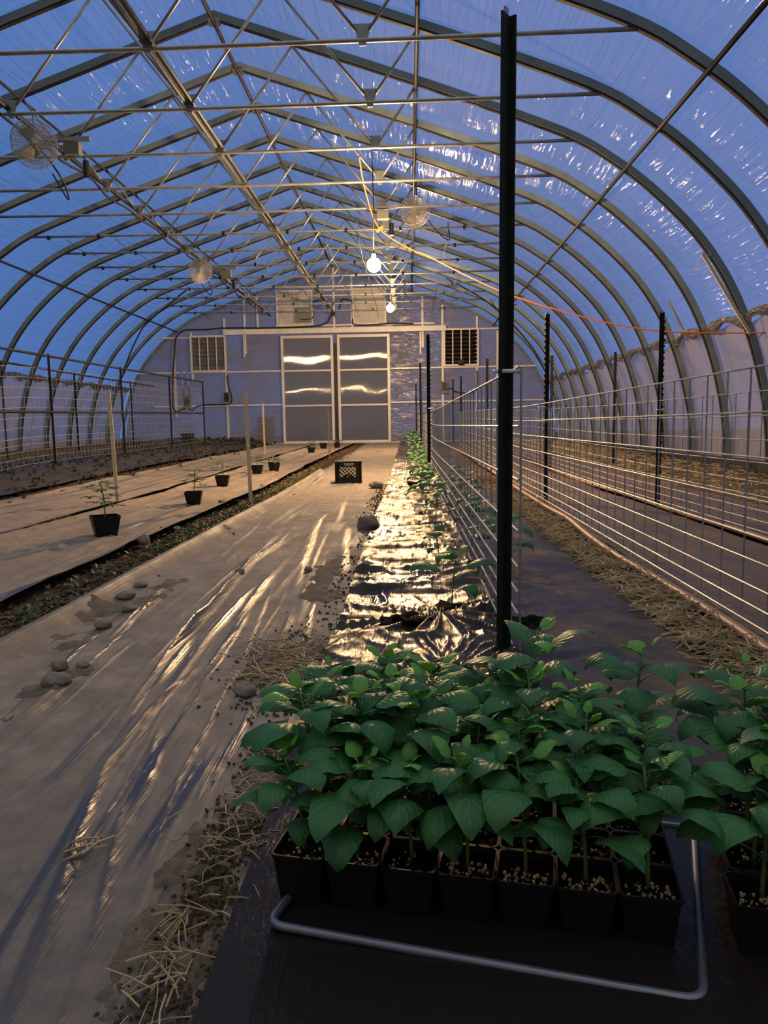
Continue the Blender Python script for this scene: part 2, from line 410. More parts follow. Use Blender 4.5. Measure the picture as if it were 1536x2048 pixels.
PROF0 = [(0, 6.2), (1.4, 5.73), (2.84, 5.25), (4.58, 4.62), (5.3, 4.22), (5.85, 3.80), (6.4, 3.25), (6.82, 2.65), (7.12, 2.0), (7.32, 1.35), (7.44, .7), (7.48, 0), (7.48, -.12)]
def catmull(P, n=5):
    P = [Vector(p) for p in P]; out = []
    for i in range(len(P) - 1):
        a, b, c, d = P[max(i - 1, 0)], P[i], P[i + 1], P[min(i + 2, len(P) - 1)]
        for k in range(n):
            t = k / n
            out.append(.5 * ((2 * b) + (c - a) * t + (2 * a - 5 * b + 4 * c - d) * t * t + (3 * b - a - 3 * c + d) * t ** 3))
    out.append(P[-1]); return out
HALF = [Vector(PROF0[0])] + [p for p in catmull(PROF0[2:], 5)]
FULL = [(-p.x, p.y) for p in reversed(HALF)] + [(p.x, p.y) for p in HALF[1:]]     # left foot to right foot
def w_at(z):
    for a, b in zip(HALF, HALF[1:]):
        if a.y >= z >= b.y: return a.x + (b.x - a.x) * (a.y - z) / (a.y - b.y)
    return HALF[-1].x
def z_at(wd):
    for a, b in zip(HALF, HALF[1:]):
        if a.x <= wd <= b.x and b.x > a.x: return a.y + (b.y - a.y) * (wd - a.x) / (b.x - a.x)
    return 0

def offset_profile(d):
    n = len(FULL); out = []
    for i in range(n):
        a = Vector(FULL[max(i - 1, 0)]); b = Vector(FULL[min(i + 1, n - 1)]); t = (b - a).normalized()
        nrm = Vector((-t.y, t.x))
        if i == n // 2: nrm = Vector((0, 1.05))
        out.append((FULL[i][0] + nrm.x * d, FULL[i][1] + nrm.y * d))
    return out
def arch_band(name, m, d_in, d_out, y0, y1, parent=None, zmin=None):
    mb = MB(); A, B = offset_profile(d_in), offset_profile(d_out); n = len(A); vs = []
    for (a, b) in zip(A, B):
        vs += [(XC + a[0], y0, a[1]), (XC + a[0], y1, a[1]), (XC + b[0], y1, b[1]), (XC + b[0], y0, b[1])]
    fs = []
    for i in range(n - 1):
        p, q = i * 4, i * 4 + 4
        for k in range(4): fs.append((p + k, p + (k + 1) % 4, q + (k + 1) % 4, q + k))
    mb.add(vs, fs); return mb.build(name, m, parent)

# ---- floor and outside ground
def grid(name, m, xs, ys, hfun, thick=None):
    X, Y = np.meshgrid(np.asarray(xs), np.asarray(ys)); Z = hfun(X, Y)
    nx, ny = len(xs), len(ys)
    V = np.stack([X, Y, Z], -1).reshape(-1, 3)
    i = np.arange((ny - 1) * nx).reshape(ny - 1, nx)[:, :-1].ravel()
    Fq = np.stack([i, i + 1, i + nx + 1, i + nx], -1)
    me = bpy.data.meshes.new(name)
    me.vertices.add(len(V)); me.vertices.foreach_set('co', V.ravel())
    me.loops.add(Fq.size); me.loops.foreach_set('vertex_index', Fq.ravel().astype(np.int32))
    me.polygons.add(len(Fq)); me.polygons.foreach_set('loop_start', (np.arange(len(Fq)) * 4).astype(np.int32))
    me.polygons.foreach_set('use_smooth', np.ones(len(Fq), bool))
    me.update(calc_edges=True); me.validate()
    me.materials.append(m)
    o = bpy.data.objects.new(name, me); COL.objects.link(o); return o
def logspace(a, b, n, k=1.0):
    t = np.linspace(0, 1, n); return (a + k) * ((b + k) / (a + k)) ** t - k
mb = MB(); mb.box((0, 30, -.6), (160, 160, .1)); tag(mb.build('ground', M['outer']), 'dark open ground outside the greenhouse walls', 'ground', kind='structure')
def floor_h(x, y):
    f1 = np.exp(-((x + 1.64 - .0 * y) / .16) ** 2)
    return gz(x, y) - .018 + .03 * (fbm(x * 2.2, y * 2.2, 3) - .5) * sstep(0, 1, 1) + .022 * (fbm(x * 9, y * 9, 9) - .5) - .012 * f1
fl = grid('floor', M['dirt'], np.concatenate([np.linspace(XC - 7.7, -3, 90), np.linspace(-2.95, 1.6, 200), np.linspace(1.65, XC + 7.7, 90)]),
          np.concatenate([np.linspace(YB, .4, 12), logspace(.45, YE + .3, 420, .5)]), floor_h)
tag(fl, 'bare brown soil floor between the plastic strips', 'floor', kind='structure')

# ---- roof film, side curtains
def film_arch(name, m, d, z_low, y0, y1):
    P = [(a, b) for a, b in offset_profile(d) if b >= z_low]
    pts = []
    for i in range(len(P) - 1):
        for k in range(2): pts.append((P[i][0] + (P[i + 1][0] - P[i][0]) * k / 2, P[i][1] + (P[i + 1][1] - P[i][1]) * k / 2))
    pts.append(P[-1]); n = len(pts)
    ys = []
    nb = int(round((y1 - D0) / SP)); k0 = -int((D0 - y0) / SP) - 1
    for b in range(k0, nb):
        for q in range(6): ys.append(D0 + (b + q / 6) * SP)
    ys.append(y1); ys = [y for y in ys if y >= y0 - 1]
    mb = MB(); vs = []
    for y in ys:
        t = ((y - D0) / SP) % 1.0; sag = -.035 * math.sin(math.pi * t) ** 2
        for (a, b) in pts:
            s = 1 + sag / 8.0
            vs.append((XC + a * s, y, b + sag * .6))
    fs = [(j * n + i, j * n + i + 1, (j + 1) * n + i + 1, (j + 1) * n + i) for j in range(len(ys) - 1) for i in range(n - 1)]
    mb.add(vs, fs); return mb.build(name, m, smooth=True)
tag(film_arch('ceiling', M['film_roof'], .062, 2.05, YB, YE), 'clear plastic film stretched over the arched ribs', 'roof film', kind='structure')
for side, sg in (('left', -1), ('right', 1)):
    ys = np.arange(YB, YE + .01, .11); zs = np.linspace(0, 1, 22)
    mb = MB(); vs = []; rnd = np.random.RandomState(5 + sg)
    for y in ys:
        top = 2.18 + .05 * math.sin(y * 2.1 + sg) + .035 * math.sin(y * 5.3)
        for q in zs:
            z = -.1 + q * (top + .1); o = .018 * math.sin(y * 3.1 + z * 2) + .012 * math.sin(y * 8 - z * 5)
            vs.append((XC + sg * (w_at(max(z, 0)) + .085 + .02 + o), y, z))
    n = len(zs)
    mb.add(vs, [(j * n + i, j * n + i + 1, (j + 1) * n + i + 1, (j + 1) * n + i) for j in range(len(ys) - 1) for i in range(n - 1)])
    tag(mb.build('wall_' + side, M['film_side'], smooth=True), f'cloudy roll-up plastic side curtain along the {side} wall', 'wall', kind='structure')
    # ragged dirty hem lying along the top of the curtain
    mb = MB(); vs = []; K = 9
    rr = random.Random(11 + sg)
    yy = np.arange(4 if sg > 0 else 6, YE - .2, .09)
    for j, y in enumerate(yy):
        t = ((y - D0) / SP) % 1.0
        zc = 2.15 + (.055 if sg > 0 else .02) * abs(math.sin(math.pi * t)) + .012 * math.sin(y * 5.7)
        for k in range(K):
            q = k / (K - 1); z = zc + .05 - q * (.10 + .04 * math.sin(y * 7.3) + .05 * rr.random())
            bul = .02 * math.sin(math.pi * q) + .03 * rr.random()
            vs.append((XC + sg * (w_at(z) + .03 - bul), y, z))
    mb.add(vs, [(j * K + i, j * K + i + 1, (j + 1) * K + i + 1, (j + 1) * K + i) for j in range(len(yy) - 1) for i in range(K - 1)])
    tag(mb.build('trim_1' if sg < 0 else 'trim_2', M['film_dirty'], smooth=True), f'crumpled dirty hem along the top of the {side} side curtain', 'hem', kind='structure')
    mb = MB(); mb.bar((XC + sg * 7.42, YB, .06), (XC + sg * 7.42, YE, .16), .05, .22)
    tag(mb.build('baseboard_' + side, M['dark']), f'dark baseboard along the foot of the {side} curtain', 'baseboard', kind='structure')

# ---- end wall
mb = MB(); P = [(a, b) for a, b in offset_profile(.03)]
nx = 60; vs = []; fs = []
cols = np.linspace(-7.48, 7.48, 90)
rows = 44
for cx in cols:
    zt = z_at(abs(cx)) if abs(cx) < 7.1 else 2.0 * max(0, (7.5 - abs(cx)) / .4) + .0
    zt = max(zt + .02, .02)
    for r in range(rows):
        z = -.1 + (zt + .1) * r / (rows - 1)
        o = .012 * math.sin(cx * 9 + z * 6) * math.sin(z * 2.7 + cx) + .01 * math.sin(cx * 4 - z * 11)
        vs.append((XC + cx, YE + .02 + o, z))
fs = [(i * rows + r, (i + 1) * rows + r, (i + 1) * rows + r + 1, i * rows + r + 1) for i in range(len(cols) - 1) for r in range(rows - 1)]
mb.add(vs, fs); tag(mb.build('wall_back', M['film_end'], smooth=True), 'milky plastic film covering the far end wall', 'wall', kind='structure')
trim_i = 3
def trim(mb, m, label):
    global trim_i
    o = mb.build(f'trim_{trim_i}', m); trim_i += 1; return tag(o, label, 'stud', kind='structure')
YS = YE - .05
for x, z0, z1, lb in ((-8.04, 1.2, 3.45, 'beside the thick black conduit'), (-7.41, 2.4, 4.05, 'left of the louvred window'), (-6.25, .2, 4.5, 'right of the louvred window'), (-5.55, 3.3, 5.1, 'hanging above the door track on the left'),
                      (-5.1, 4.15, 5.2, 'short, near the upper left shutter'), (-2.49, 4.1, 6.1, 'under the ridge'), (-1.88, 4.1, 5.85, 'beside the upper right shutter'),
                      (.5, 3.4, 5.1, 'between the doors and the black fan'), (1.17, .2, 4.8, 'left of the black fan'), (2.33, .2, 4.4, 'right of the black fan'), (3.02, .2, 3.9, 'near the right corner')):
    mb = MB(); mb.box((x, YS, (z0 + min(z1, z_at(abs(x - XC)) - .03)) / 2), (.07, .05, min(z1, z_at(abs(x - XC)) - .03) - z0)); trim(mb, M['alu'], 'pale upright stud of the end wall, ' + lb)
for x0, x1, z, lb in ((-9.4, -4.35, 2.70, 'long rail across the left at window foot'), (-8.8, -4.35, 1.56, 'rail across the left at hip height'), (-8.7, -7.4, 3.88, 'short rail left of the louvred window'),
                      (-.6, 4.3, 2.72, 'rail across the right at fan foot'), (-.6, 4.6, 1.58, 'rail across the right at hip height'), (1.2, 3.5, 3.98, 'rail above the black fan'),
                      (-9.9, -4.35, .22, 'sill at ground level on the left'), (-.6, 4.9, .22, 'sill at ground level on the right'), (-4.5, -.6, 5.36, 'rail above the two upper shutters'), (-4.5, .9, 4.2, 'rail under the two upper shutters')):
    mb = MB(); mb.box(((x0 + x1) / 2, YS - .03, z), (x1 - x0, .04, .05)); trim(mb, M['alu'], 'pale end wall ' + lb)
arch_o = arch_band('trim_%d' % trim_i, M['rib'], -.04, .04, YE - .05, YE + .03); trim_i += 1
tag(arch_o, 'arched end frame tube outlining the far wall', 'frame', kind='structure')
# doors
YD = YE - .16
def door(n, x0, x1, label):
    o = bpy.data.objects.new(f'door_{n}', None); COL.objects.link(o); o.location = ((x0 + x1) / 2, YD, .21); tag(o, label, 'door', kind='structure')
    W = x1 - x0; Hh = 3.66; mb = MB(); t = .085
    for sx in (-1, 1): mb.box((sx * (W / 2 - t / 2), 0, Hh / 2), (t, .05, Hh))
    for z in (.05, Hh - .05): mb.box((0, 0, z), (W - 2 * t, .05, .09))
    mb.build('door_frame', M['alu'], o)
    for z in (1.3, 2.48):
        r = MB(); r.box((0, -.012, z), (W - 2 * t, .03, .055)); r.build('cross_rail', M['alu'], o)
    # slightly bellied sheet
    nx, nz = 24, 60; vs = []
    for i in range(nx):
        for j in range(nz):
            u = i / (nx - 1); v = j / (nz - 1); x = -W / 2 + t * .5 + (W - t) * u; z = .05 + (Hh - .1) * v
            by = .012 + .0045 * math.sin(math.pi * u) * math.sin(v * 9.5 + n) + .002 * math.sin(u * 7 + n) * math.sin(v * 12)
            vs.append((x, .012 + by, z))
    p = MB(); p.add(vs, [(i * nz + j, (i + 1) * nz + j, (i + 1) * nz + j + 1, i * nz + j + 1) for i in range(nx - 1) for j in range(nz - 1)])
    p.build('door_panel', M['panel'], o, smooth=True)
    return o
door(1, -4.32, -2.54, 'left leaf of the tall sliding double door')
door(2, -2.40, -.62, 'right leaf of the tall sliding double door')
mb = MB(); mb.box((-2.47, YD + .03, 1.95), (.1, .04, 3.3)); tag(mb.build('door_gap_dark', M['black']), 'black strip standing in for the dark gap between the two door leaves', 'door gap')  # black strip stands in for the darkness of the open gap
mb = MB(); mb.box((-2.49, YD - .02, 4.02), (7.55, .10, .16)); mb.box((-2.49, YD - .09, 3.95), (7.55, .03, .05)); tag(mb.build('door_track', M['alu']), 'long pale sliding door track above the doors', 'door track')
for x in (-5.6, -3.0, -1.95, .55):
    pass
hb = MB(); hb.box((-5.58, YE - .12, 3.55), (.05, .05, .75)); tag(hb.build('door_stop_bar', M['alu']), 'short pale bar hanging from the door track, left end', 'bar')
hb = MB(); hb.box((.42, YE - .12, 3.55), (.05, .05, .75)); tag(hb.build('door_stop_bar', M['alu']), 'short pale bar hanging from the door track, right end', 'bar')
# louvred openings
def louvre(name, label, cx, cz, W, Hh, nb, mats, bars, cat, depth=.1, tilt=.6):
    o = thing(name, label, cat, (cx, YE - .12, cz - Hh / 2)); t = .06
    f = MB()
    for sx in (-1, 1): f.box((sx * (W / 2), 0, Hh / 2), (t, depth, Hh + t))
    for z in (0, Hh): f.box((0, 0, z), (W - t, depth, t))
    f.build('frame', M['alu'], o)
    for i in range(nb):
        b = MB(); z = Hh * (i + .5) / nb
        b.box((0, 0, z), (W - t - .01, .012, Hh / nb * .98), rot=Matrix.Rotation(tilt, 3, 'X')); b.build('blade', mats, o)
    for x in bars:
        b = MB(); b.box((x * W, -depth / 2 - .012, Hh * .5), (.035, .02, Hh * .96)); b.build('upright_bar', M['alu'], o)
    return o
louvre('louver_shutter', 'grey louvred window in a white frame, left of the doors', -6.82, 3.32, 1.17, 1.17, 8, M['louvre'], (-.25, 0, .25), 'shutter')
louvre('louver_shutter', 'upper wall shutter of white slats, left of the ridge', -3.82, 4.78, 1.18, 1.12, 8, M['louvrew'], (0,), 'shutter', .08, .2)
louvre('louver_shutter', 'upper wall shutter of white slats, beside the far bulb', -1.29, 4.78, 1.08, 1.16, 9, M['louvrew'], (), 'shutter', .08, .2)
ef = louvre('exhaust_fan', 'black exhaust fan behind bars in the end wall', 1.79, 3.38, 1.13, 1.19, 9, M['black'], (-.25, 0, .25), 'exhaust fan', .12, .9)
bk = MB(); bk.box((0, .10, .6), (1.1, .02, 1.14)); bk.build('back_panel', M['black'], ef)
mt = MB(); mt.lathe([(.09, -.1), (.1, 0), (.09, .1)], 14, (0, -.1, .08), axis=Matrix.Rotation(math.pi / 2, 3, 'Y')); mt.build('motor', M['dark'], ef)
bx = MB(); bx.box((0, 0, 0), (.56, .05, .5))
tag(bx.build('shutter_motor_panel', M['greybox'], loc=(-3.52, YE - .20, 4.54)), 'dull grey panel over the lower right of a shutter', 'panel')
# cables and boxes on the end wall
def cable(pts, r, m, name, label, cat='cable', n=6, sub=6, **k):
    mb = MB(); mb.tube(catmull(pts, sub), r, n); return tag(mb.build(name, m, smooth=True), label, cat, **k)
YC = YE - .14
cable([(-7.7, YC, 1.5), (-7.95, YC, 1.40), (-8.12, YC, 1.55), (-8.08, YC, 2.5), (-7.97, YC, 3.5), (-7.9, YC, 3.88), (-7.6, YC, 4.12), (-6.9, YC, 4.13), (-6.2, YC, 4.17), (-4.6, YC - .1, 4.13), (-3.2, YC - .1, 4.16), (-2.75, YC - .1, 4.25), (-2.6, YC - .1, 4.45), (-2.52, YC - .1, 4.6)], .028, M['rubber'], 'power_cable', 'thick black power cable curving up and across above the doors')
cable([(-2.3, YC, 4.7), (-2.2, YC, 5.02), (-1.95, YC, 5.0), (-1.86, YC, 4.9), (-1.85, YC, 4.4), (-1.8, YC - .05, 4.2), (-1.2, YC - .08, 4.17), (-.6, YC - .08, 4.2), (.2, YC - .05, 4.18)], .022, M['rubber'], 'power_cable', 'black cable looping beside the upper right shutter')
cable([(-2.65, YC, 4.7), (-2.75, YC, 5.0), (-3.1, YC, 5.0), (-3.2, YC, 4.9), (-3.2, YC, 4.5), (-3.3, YC - .08, 4.4), (-3.6, YC - .12, 4.38)], .02, M['rubber'], 'power_cable', 'black cable looping beside the upper left shutter')
cable([(-7.6, YC, 1.5), (-7.45, YC, 1.42), (-7.3, YC, 1.55), (-6.9, YC, 1.6), (-6.3, YC, 1.6), (-6.1, YC, 1.66), (-6.08, YC, 1.9), (-6.16, YC, 2.2), (-6.19, YC, 2.6)], .022, M['rubber'], 'power_cable', 'black cable joining the two wall boxes at left')
cable([(1.25, YC, 1.95), (1.45, YC, 2.02), (1.6, YC, 1.9), (2.0, YC, 1.85), (2.3, YC, 2.0), (2.32, YC, 2.6)], .02, M['rubber'], 'power_cable', 'black cable below the exhaust fan')
def ebox(x, z, W, Hh, label):
    o = thing('switch_box', label, 'switch box', (x, YC, z - Hh / 2)); b = MB(); b.box((0, 0, Hh / 2), (W, .12, Hh)); b.build('body', M['greybox'], o)
    c = MB(); c.box((0, -.066, Hh * .55), (W * .8, .012, Hh * .7)); c.build('cover', M['dark'], o)
    c = MB(); c.box((W * .2, -.085, Hh * .5), (.03, .03, .08)); c.build('toggle', M['black'], o)
ebox(-7.62, 1.70, .24, .42, 'grey switch box at the left of the end wall, under white tubes')
ebox(-6.24, 1.82, .18, .42, 'grey switch box below the louvred window')
ebox(1.22, 2.05, .2, .4, 'grey switch box under the black exhaust fan')
ebox(-2.49, 4.55, .14, .16, 'small round grey junction box above the door track')
for x, lb in ((-7.74, 'left'), (-7.54, 'right')):
    mb = MB(); mb.tube([(x, YC, 1.9), (x - .03, YC, 2.75)], .03, 10); tag(mb.build('conduit', M['bright'], smooth=True), f'short shiny conduit above the switch box, {lb} one of the pair', 'conduit')
# blue drum outside, seen through the film
o = thing('drum', 'blue plastic drum standing outside behind the end film', 'drum', (-5.05, YE + .5, -.55))
mb = MB(); mb.lathe([(.28, 0), (.30, .03), (.31, .5), (.325, .55), (.31, .6), (.31, 1.1), (.325, 1.15), (.31, 1.2), (.30, 1.68), (.28, 1.72)], 24); mb.build('barrel', M['drum'], o, smooth=True)
mb = MB(); mb.box((.12, -.33, 1.15), (.34, .02, .3)); mb.build('paper_label', M['pinkpaper'], o)

# ------------------------------------------------------------------ roof trusses
LOW = [-2.103, 0.0, 2.103]; UP = [-2.65, -1.02, 1.02, 2.65]
WCH = 4.86
def make_truss(y, label, clamps):
    o = thing('roof_truss', label, 'truss', (0, 0, 0), group='arched roof trusses')
    arch_band('arch_rib', M['rib'], -.035, .055, -.033, .033, o)
    arch_band('underside_shade', M['dark'], -.055, -.0355, -.024, .024, o)  # dark strip added for the shade on the rib's ground-facing side
    mb = MB(); mb.tube([(XC - WCH, 0, ZC + .02), (XC - 2.1, 0, ZC), (XC, 0, ZC - .012), (XC + 2.1, 0, ZC), (XC + WCH, 0, ZC + .02)], .022, 10); mb.build('bottom_chord', M['bright'], o, smooth=True)
    for a, b in ((-2.103, -2.65), (-2.103, -1.02), (0, -1.02), (0, 1.02), (2.103, 1.02), (2.103, 2.65)):
        mb = MB(); mb.tube([(XC + a + math.copysign(.06, b - a), 0, ZC + .09), (XC + b, 0, z_at(abs(b)) - .06)], .017, 8); mb.build('web_brace', M['bright'], o, smooth=True)
    for a in LOW:
        mb = MB(); mb.add([(XC + a - .09, -.006, ZC + .15), (XC + a + .09, -.006, ZC + .15), (XC + a + .03, -.006, ZC - .05), (XC + a - .03, -.006, ZC - .05),
                           (XC + a - .09, .006, ZC + .15), (XC + a + .09, .006, ZC + .15), (XC + a + .03, .006, ZC - .05), (XC + a - .03, .006, ZC - .05)],
                          [(3, 2, 1, 0), (4, 5, 6, 7), (0, 1, 5, 4), (1, 2, 6, 5), (2, 3, 7, 6), (3, 0, 4, 7)])
        mb.build('gusset_plate', M['galv'], o)
    mb = MB(); mb.box((XC, 0, ZP - .075), (.16, .09, .06)); mb.build('ridge_plate', M['galv'], o)
    if clamps:
        rr = random.Random(int(y * 100))
        for wx in (-4.4, -3.3, -2.2, -1.05, .15, 1.3, 2.5, 3.6):
            mb = MB(); mb.box((XC + wx + rr.uniform(-.12, .12), 0, ZC), (.05, .06, .07)); mb.build('clamp', M['black'], o)
    o.location.y = y
    return o
for n in range(13):
    y = D0 + n * SP
    make_truss(y, f'galvanized arched roof truss, {ORD[n]} one back from the camera' if n else 'galvanized arched roof truss nearest the camera', n >= 5)
# extra ribs closer than the first visible truss are out of the picture and left out
def pipe(name, pts, r, m, label, cat, n=8, **k):
    mb = MB(); mb.tube(pts, r, n); return tag(mb.build(name, m, smooth=True), label, cat, **k)
pipe('purlin', [(XC, 2, ZP - .09), (XC, YE - .1, ZP - .09)], .028, M['dark'], 'dark ridge purlin running under the peak of the roof', 'purlin')
o = thing('purlin', 'broad pale double purlin along the middle of the trusses', 'purlin', (XC, 2, ZC + .06))
for dx in (-.042, .042):
    mb = MB(); mb.tube([(dx, 0, 0), (dx, YE - 2.1, 0)], .020, 8); mb.build('pipe', M['greytube'], o, smooth=True)
mb = MB(); mb.box((0, (YE - 2.1) / 2, .02), (.05, YE - 2.1, .008)); mb.build('web_strip', M['greytube'], o)
pipe('purlin', [(XC - 2.15, 2, ZC + .07), (XC - 2.15, YE - .1, ZC + .07)], .032, M['dark'], 'dark purlin left of the middle carrying the fans', 'purlin')
pipe('purlin', [(XC + 2.65, 2, z_at(2.65) - .09), (XC + 2.65, YE - .1, z_at(2.65) - .09)], .026, M['dark'], 'dark purlin under the right roof slope above the right fan', 'purlin')
pipe('purlin', [(XC - 2.65, 2, z_at(2.65) - .09), (XC - 2.65, YE - .1, z_at(2.65) - .09)], .02, M['dark'], 'thin dark purlin under the left roof slope above the left fans', 'purlin')
pipe('purlin', [(XC + 5.38, 2, z_at(5.38) - .085), (XC + 5.38, YE - .1, z_at(5.38) - .085)], .026, M['dark'], 'dark side purlin low on the right roof curve', 'purlin')
pipe('purlin', [(XC - 5.38, 2, z_at(5.38) - .085), (XC - 5.38, YE - .1, z_at(5.38) - .085)], .026, M['dark'], 'dark side purlin low on the left roof curve', 'purlin')
# wind braces running diagonally over the ribs near the end
def brace(P, sg, label):
    pts = []
    for (wa, ya), (wb, yb) in zip(P, P[1:]):
        for k in range(6):
            t = k / 6; wd = wa + (wb - wa) * t; pts.append((XC + sg * (wd - .09), ya + (yb - ya) * t, z_at(wd) - .05))
    pipe('wind_brace', pts, .02, M['dark'], label, 'brace')
brace([(4.0, 21.9), (4.8, 22.6), (5.7, 22.9), (6.75, 24.0), (6.8, 24.1)], -1, 'dark diagonal wind brace across the far left ribs')
brace([(3.7, 21.6), (5.3, 22.9), (5.8, 23.2), (6.85, 23.9), (6.9, 24.0)], 1, 'dark diagonal wind brace across the far right ribs')
# cables drooping under the left purlin
pts = []; 
for i in range(60):
    y = 6.5 + i * .31; pts.append((XC - 2.20 + .04 * math.sin(i * 1.3), y, ZC + .03 - .05 * abs(math.sin(y * 1.13)) ))
mb = MB(); mb.tube(pts, .017, 6); tag(mb.build('power_cable', M['rubber'], smooth=True), 'black cable tied along the left fan purlin', 'cable')
# trellis wires below the trusses
for wx, lb in ((-4.05, 'far left'), (-3.1, 'left'), (.9, 'middle'), (1.55, 'right'), (3.3, 'far right')):
    P = []
    for i in range(5, 14):
        y = D0 + (i - .0) * SP
        if i < 13: P += [(XC + wx, y, ZC - .04), (XC + wx, y + SP / 2, ZC - .09 - .03 * math.sin(i * 2.1 + wx))]
    pipe('trellis_wire', P, .006, M['dark'], f'thin trellis wire sagging between the far trusses, {lb} one', 'wire', 5)

# ------------------------------------------------------------------ fans
def make_fan(loc, rz, label, hang):
    o = thing('circulation_fan', label, 'fan', loc, rz, 'round caged fans hung under the roof')
    R = .25; Rm = Matrix.Rotation(math.pi / 2, 3, 'X')
    for side in (-1, 1):
        g = MB(); yb = side * .09
        for k in range(1, 15):
            r = R * k / 14; dome = yb * (1 + .35 * (1 - (k / 14) ** 2))
            g.tube([(r * math.cos(a), dome, r * math.sin(a)) for a in np.linspace(0, 2 * math.pi, 33)[:-1]], .0034 if k < 14 else .007, 4, closed=True)
        for k in range(24):
            a = k * math.pi / 12
            g.tube([(r * math.cos(a), yb * (1 + .35 * (1 - (r / R) ** 2)), r * math.sin(a)) for r in np.linspace(.03, R, 6)], .0022, 4)
        g.build('wire_guard', M['grille'], o)
    g = MB()
    for k in range(24):
        a = k * math.pi / 12; g.tube([(R * math.cos(a), -.09, R * math.sin(a)), (R * math.cos(a), .09, R * math.sin(a))], .0025, 4)
    g.build('side_wires', M['grille'], o)
    for k in range(3):
        b = MB(); a0 = k * 2 * math.pi / 3; vs = []
        for i in range(6):
            r = .05 + .165 * i / 5
            for s in (-1, 1):
                a = a0 + s * (.5 - .12 * i / 5); vs += [(r * math.cos(a), s * .028, r * math.sin(a)), (r * math.cos(a), s * .028 + .005, r * math.sin(a))]
        fs = []
        for i in range(5):
            p = i * 4; fs += [(p, p + 2, p + 6, p + 4), (p + 1, p + 5, p + 7, p + 3), (p, p + 4, p + 5, p + 1), (p + 2, p + 3, p + 7, p + 6)]
        b.add(vs, fs); b.build('blade', M['greybox'], o)
    m = MB(); m.lathe([(.02, -.16), (.06, -.14), (.065, 0), (.03, .06), (.02, .08)], 16, (0, .1, 0), axis=Matrix.Rotation(math.pi / 2, 3, 'X')); m.build('motor', M['black'], o, smooth=True)
    m = MB(); m.lathe([(.028, -.006), (.028, .006)], 16, (0, -.125, 0), axis=Rm); m.build('hub_badge', M['grille'], o)
    b = MB(); b.bar((0, .1, .02), (0, .06, R + hang), .05, .012, (1, 0, 0)); b.build('bracket', M['dark'], o)
    c = MB(); c.tube(catmull([(0, .16, .02), (.12, .2, -.05), (.3, .3, -.3), (.36, .9, -.34), (.2, 1.35, .1)], 6), .011, 6); c.build('power_cord', M['rubber'], o, smooth=True)
    return o
make_fan((-4.36, 9.00, 4.14), .45, 'round caged fan at the upper left, close to the camera', .12)
make_fan((-4.62, 16.9, 4.28), .45, 'round caged fan far off on the left purlin', .02)
make_fan((.16, 13.9, 4.62), -.35, 'round caged fan under the right roof slope, near the orange cord', .32)
def jbox(loc, label):
    o = thing('fan_control_box', label, 'control box', loc)
    b = MB(); b.box((0, 0, -.13), (.2, .12, .15)); b.build('box', M['greybox'], o)
    b = MB(); b.bar((-.28, 0, 0), (.24, 0, 0), .05, .05); b.build('mounting_bar', M['galv'], o)
    b = MB(); b.lathe([(.04, -.26), (.04, -.06)], 10, (.14, .05, -.2)); b.build('plug', M['black'], o)
    b = MB(); b.tube(catmull([(.1, .06, -.2), (.16, .08, -.3), (.14, .06, -.45)], 4), .01, 6); b.build('lead', M['rubber'], o)
jbox((-4.38, 10.1, 4.60), 'grey control box on a bar beside the near left fan')
jbox((-4.16, 17.5, 4.46), 'grey control box on a bar beside the far left fan')
jbox((-.40, 13.15, 4.50), 'grey control box left of the right-hand fan')

# ------------------------------------------------------------------ hanging bulbs and cords
def lamp(loc, top, label):
    o = thing('hanging_bulb', label, 'light bulb', loc, group='lit bulbs hanging on cords')
    b = MB(); R = .095; pr = []  # globe made wider than the real bulb to take in its bloom
    for k in range(15):
        a = math.pi * k / 14; pr.append((max(R * math.sin(a), .004), -R * math.cos(a)))
    b.lathe(pr, 22); b.build('bloom_globe', M['bulb'], o, smooth=True)
    b = MB(); b.lathe([(.028, .083), (.03, .15), (.02, .17)], 12); b.build('socket', M['socket'], o, smooth=True)
    b = MB(); b.tube([(0, 0, .16), (.01, .01, (top - loc[2]) * .5), (0, 0, top - loc[2])], .007, 6); b.build('cord', M['rubber'], o, smooth=True)
lamp((-.452, 10.39, 2.965), ZC, 'lit bulb drawn as wide as its bloom, hanging nearer the camera')
lamp((-.425, 18.7, 3.66), ZC, 'smaller looking lit bulb hanging far off near the end wall')
cable([(-.63, 10.5, 4.42), (-.58, 11.0, 4.12), (-.41, 11.78, 3.79), (.10, 11.65, 3.43), (.27, 11.5, 3.33), (.98, 11.2, 2.9), (1.62, 11.0, 2.58), (2.65, 10.8, 2.23), (3.5, 10.6, 2.03), (4.55, 10.3, 1.95), (4.93, 10.0, 1.93)], .010, M['orange'], 'extension_cord', 'orange extension cord strung from the trusses to the right wall', 'cord', 8)
mb = MB(); mb.lathe([(.02, -.07), (.028, -.04), (.028, .04), (.02, .07)], 10, axis=Matrix.Rotation(.9, 3, 'Y')); tag(mb.build('cord_plug', M['orange'], smooth=True, loc=(-.41, 11.78, 3.79)), 'orange plug joint on the extension cord beside the bulb', 'plug')

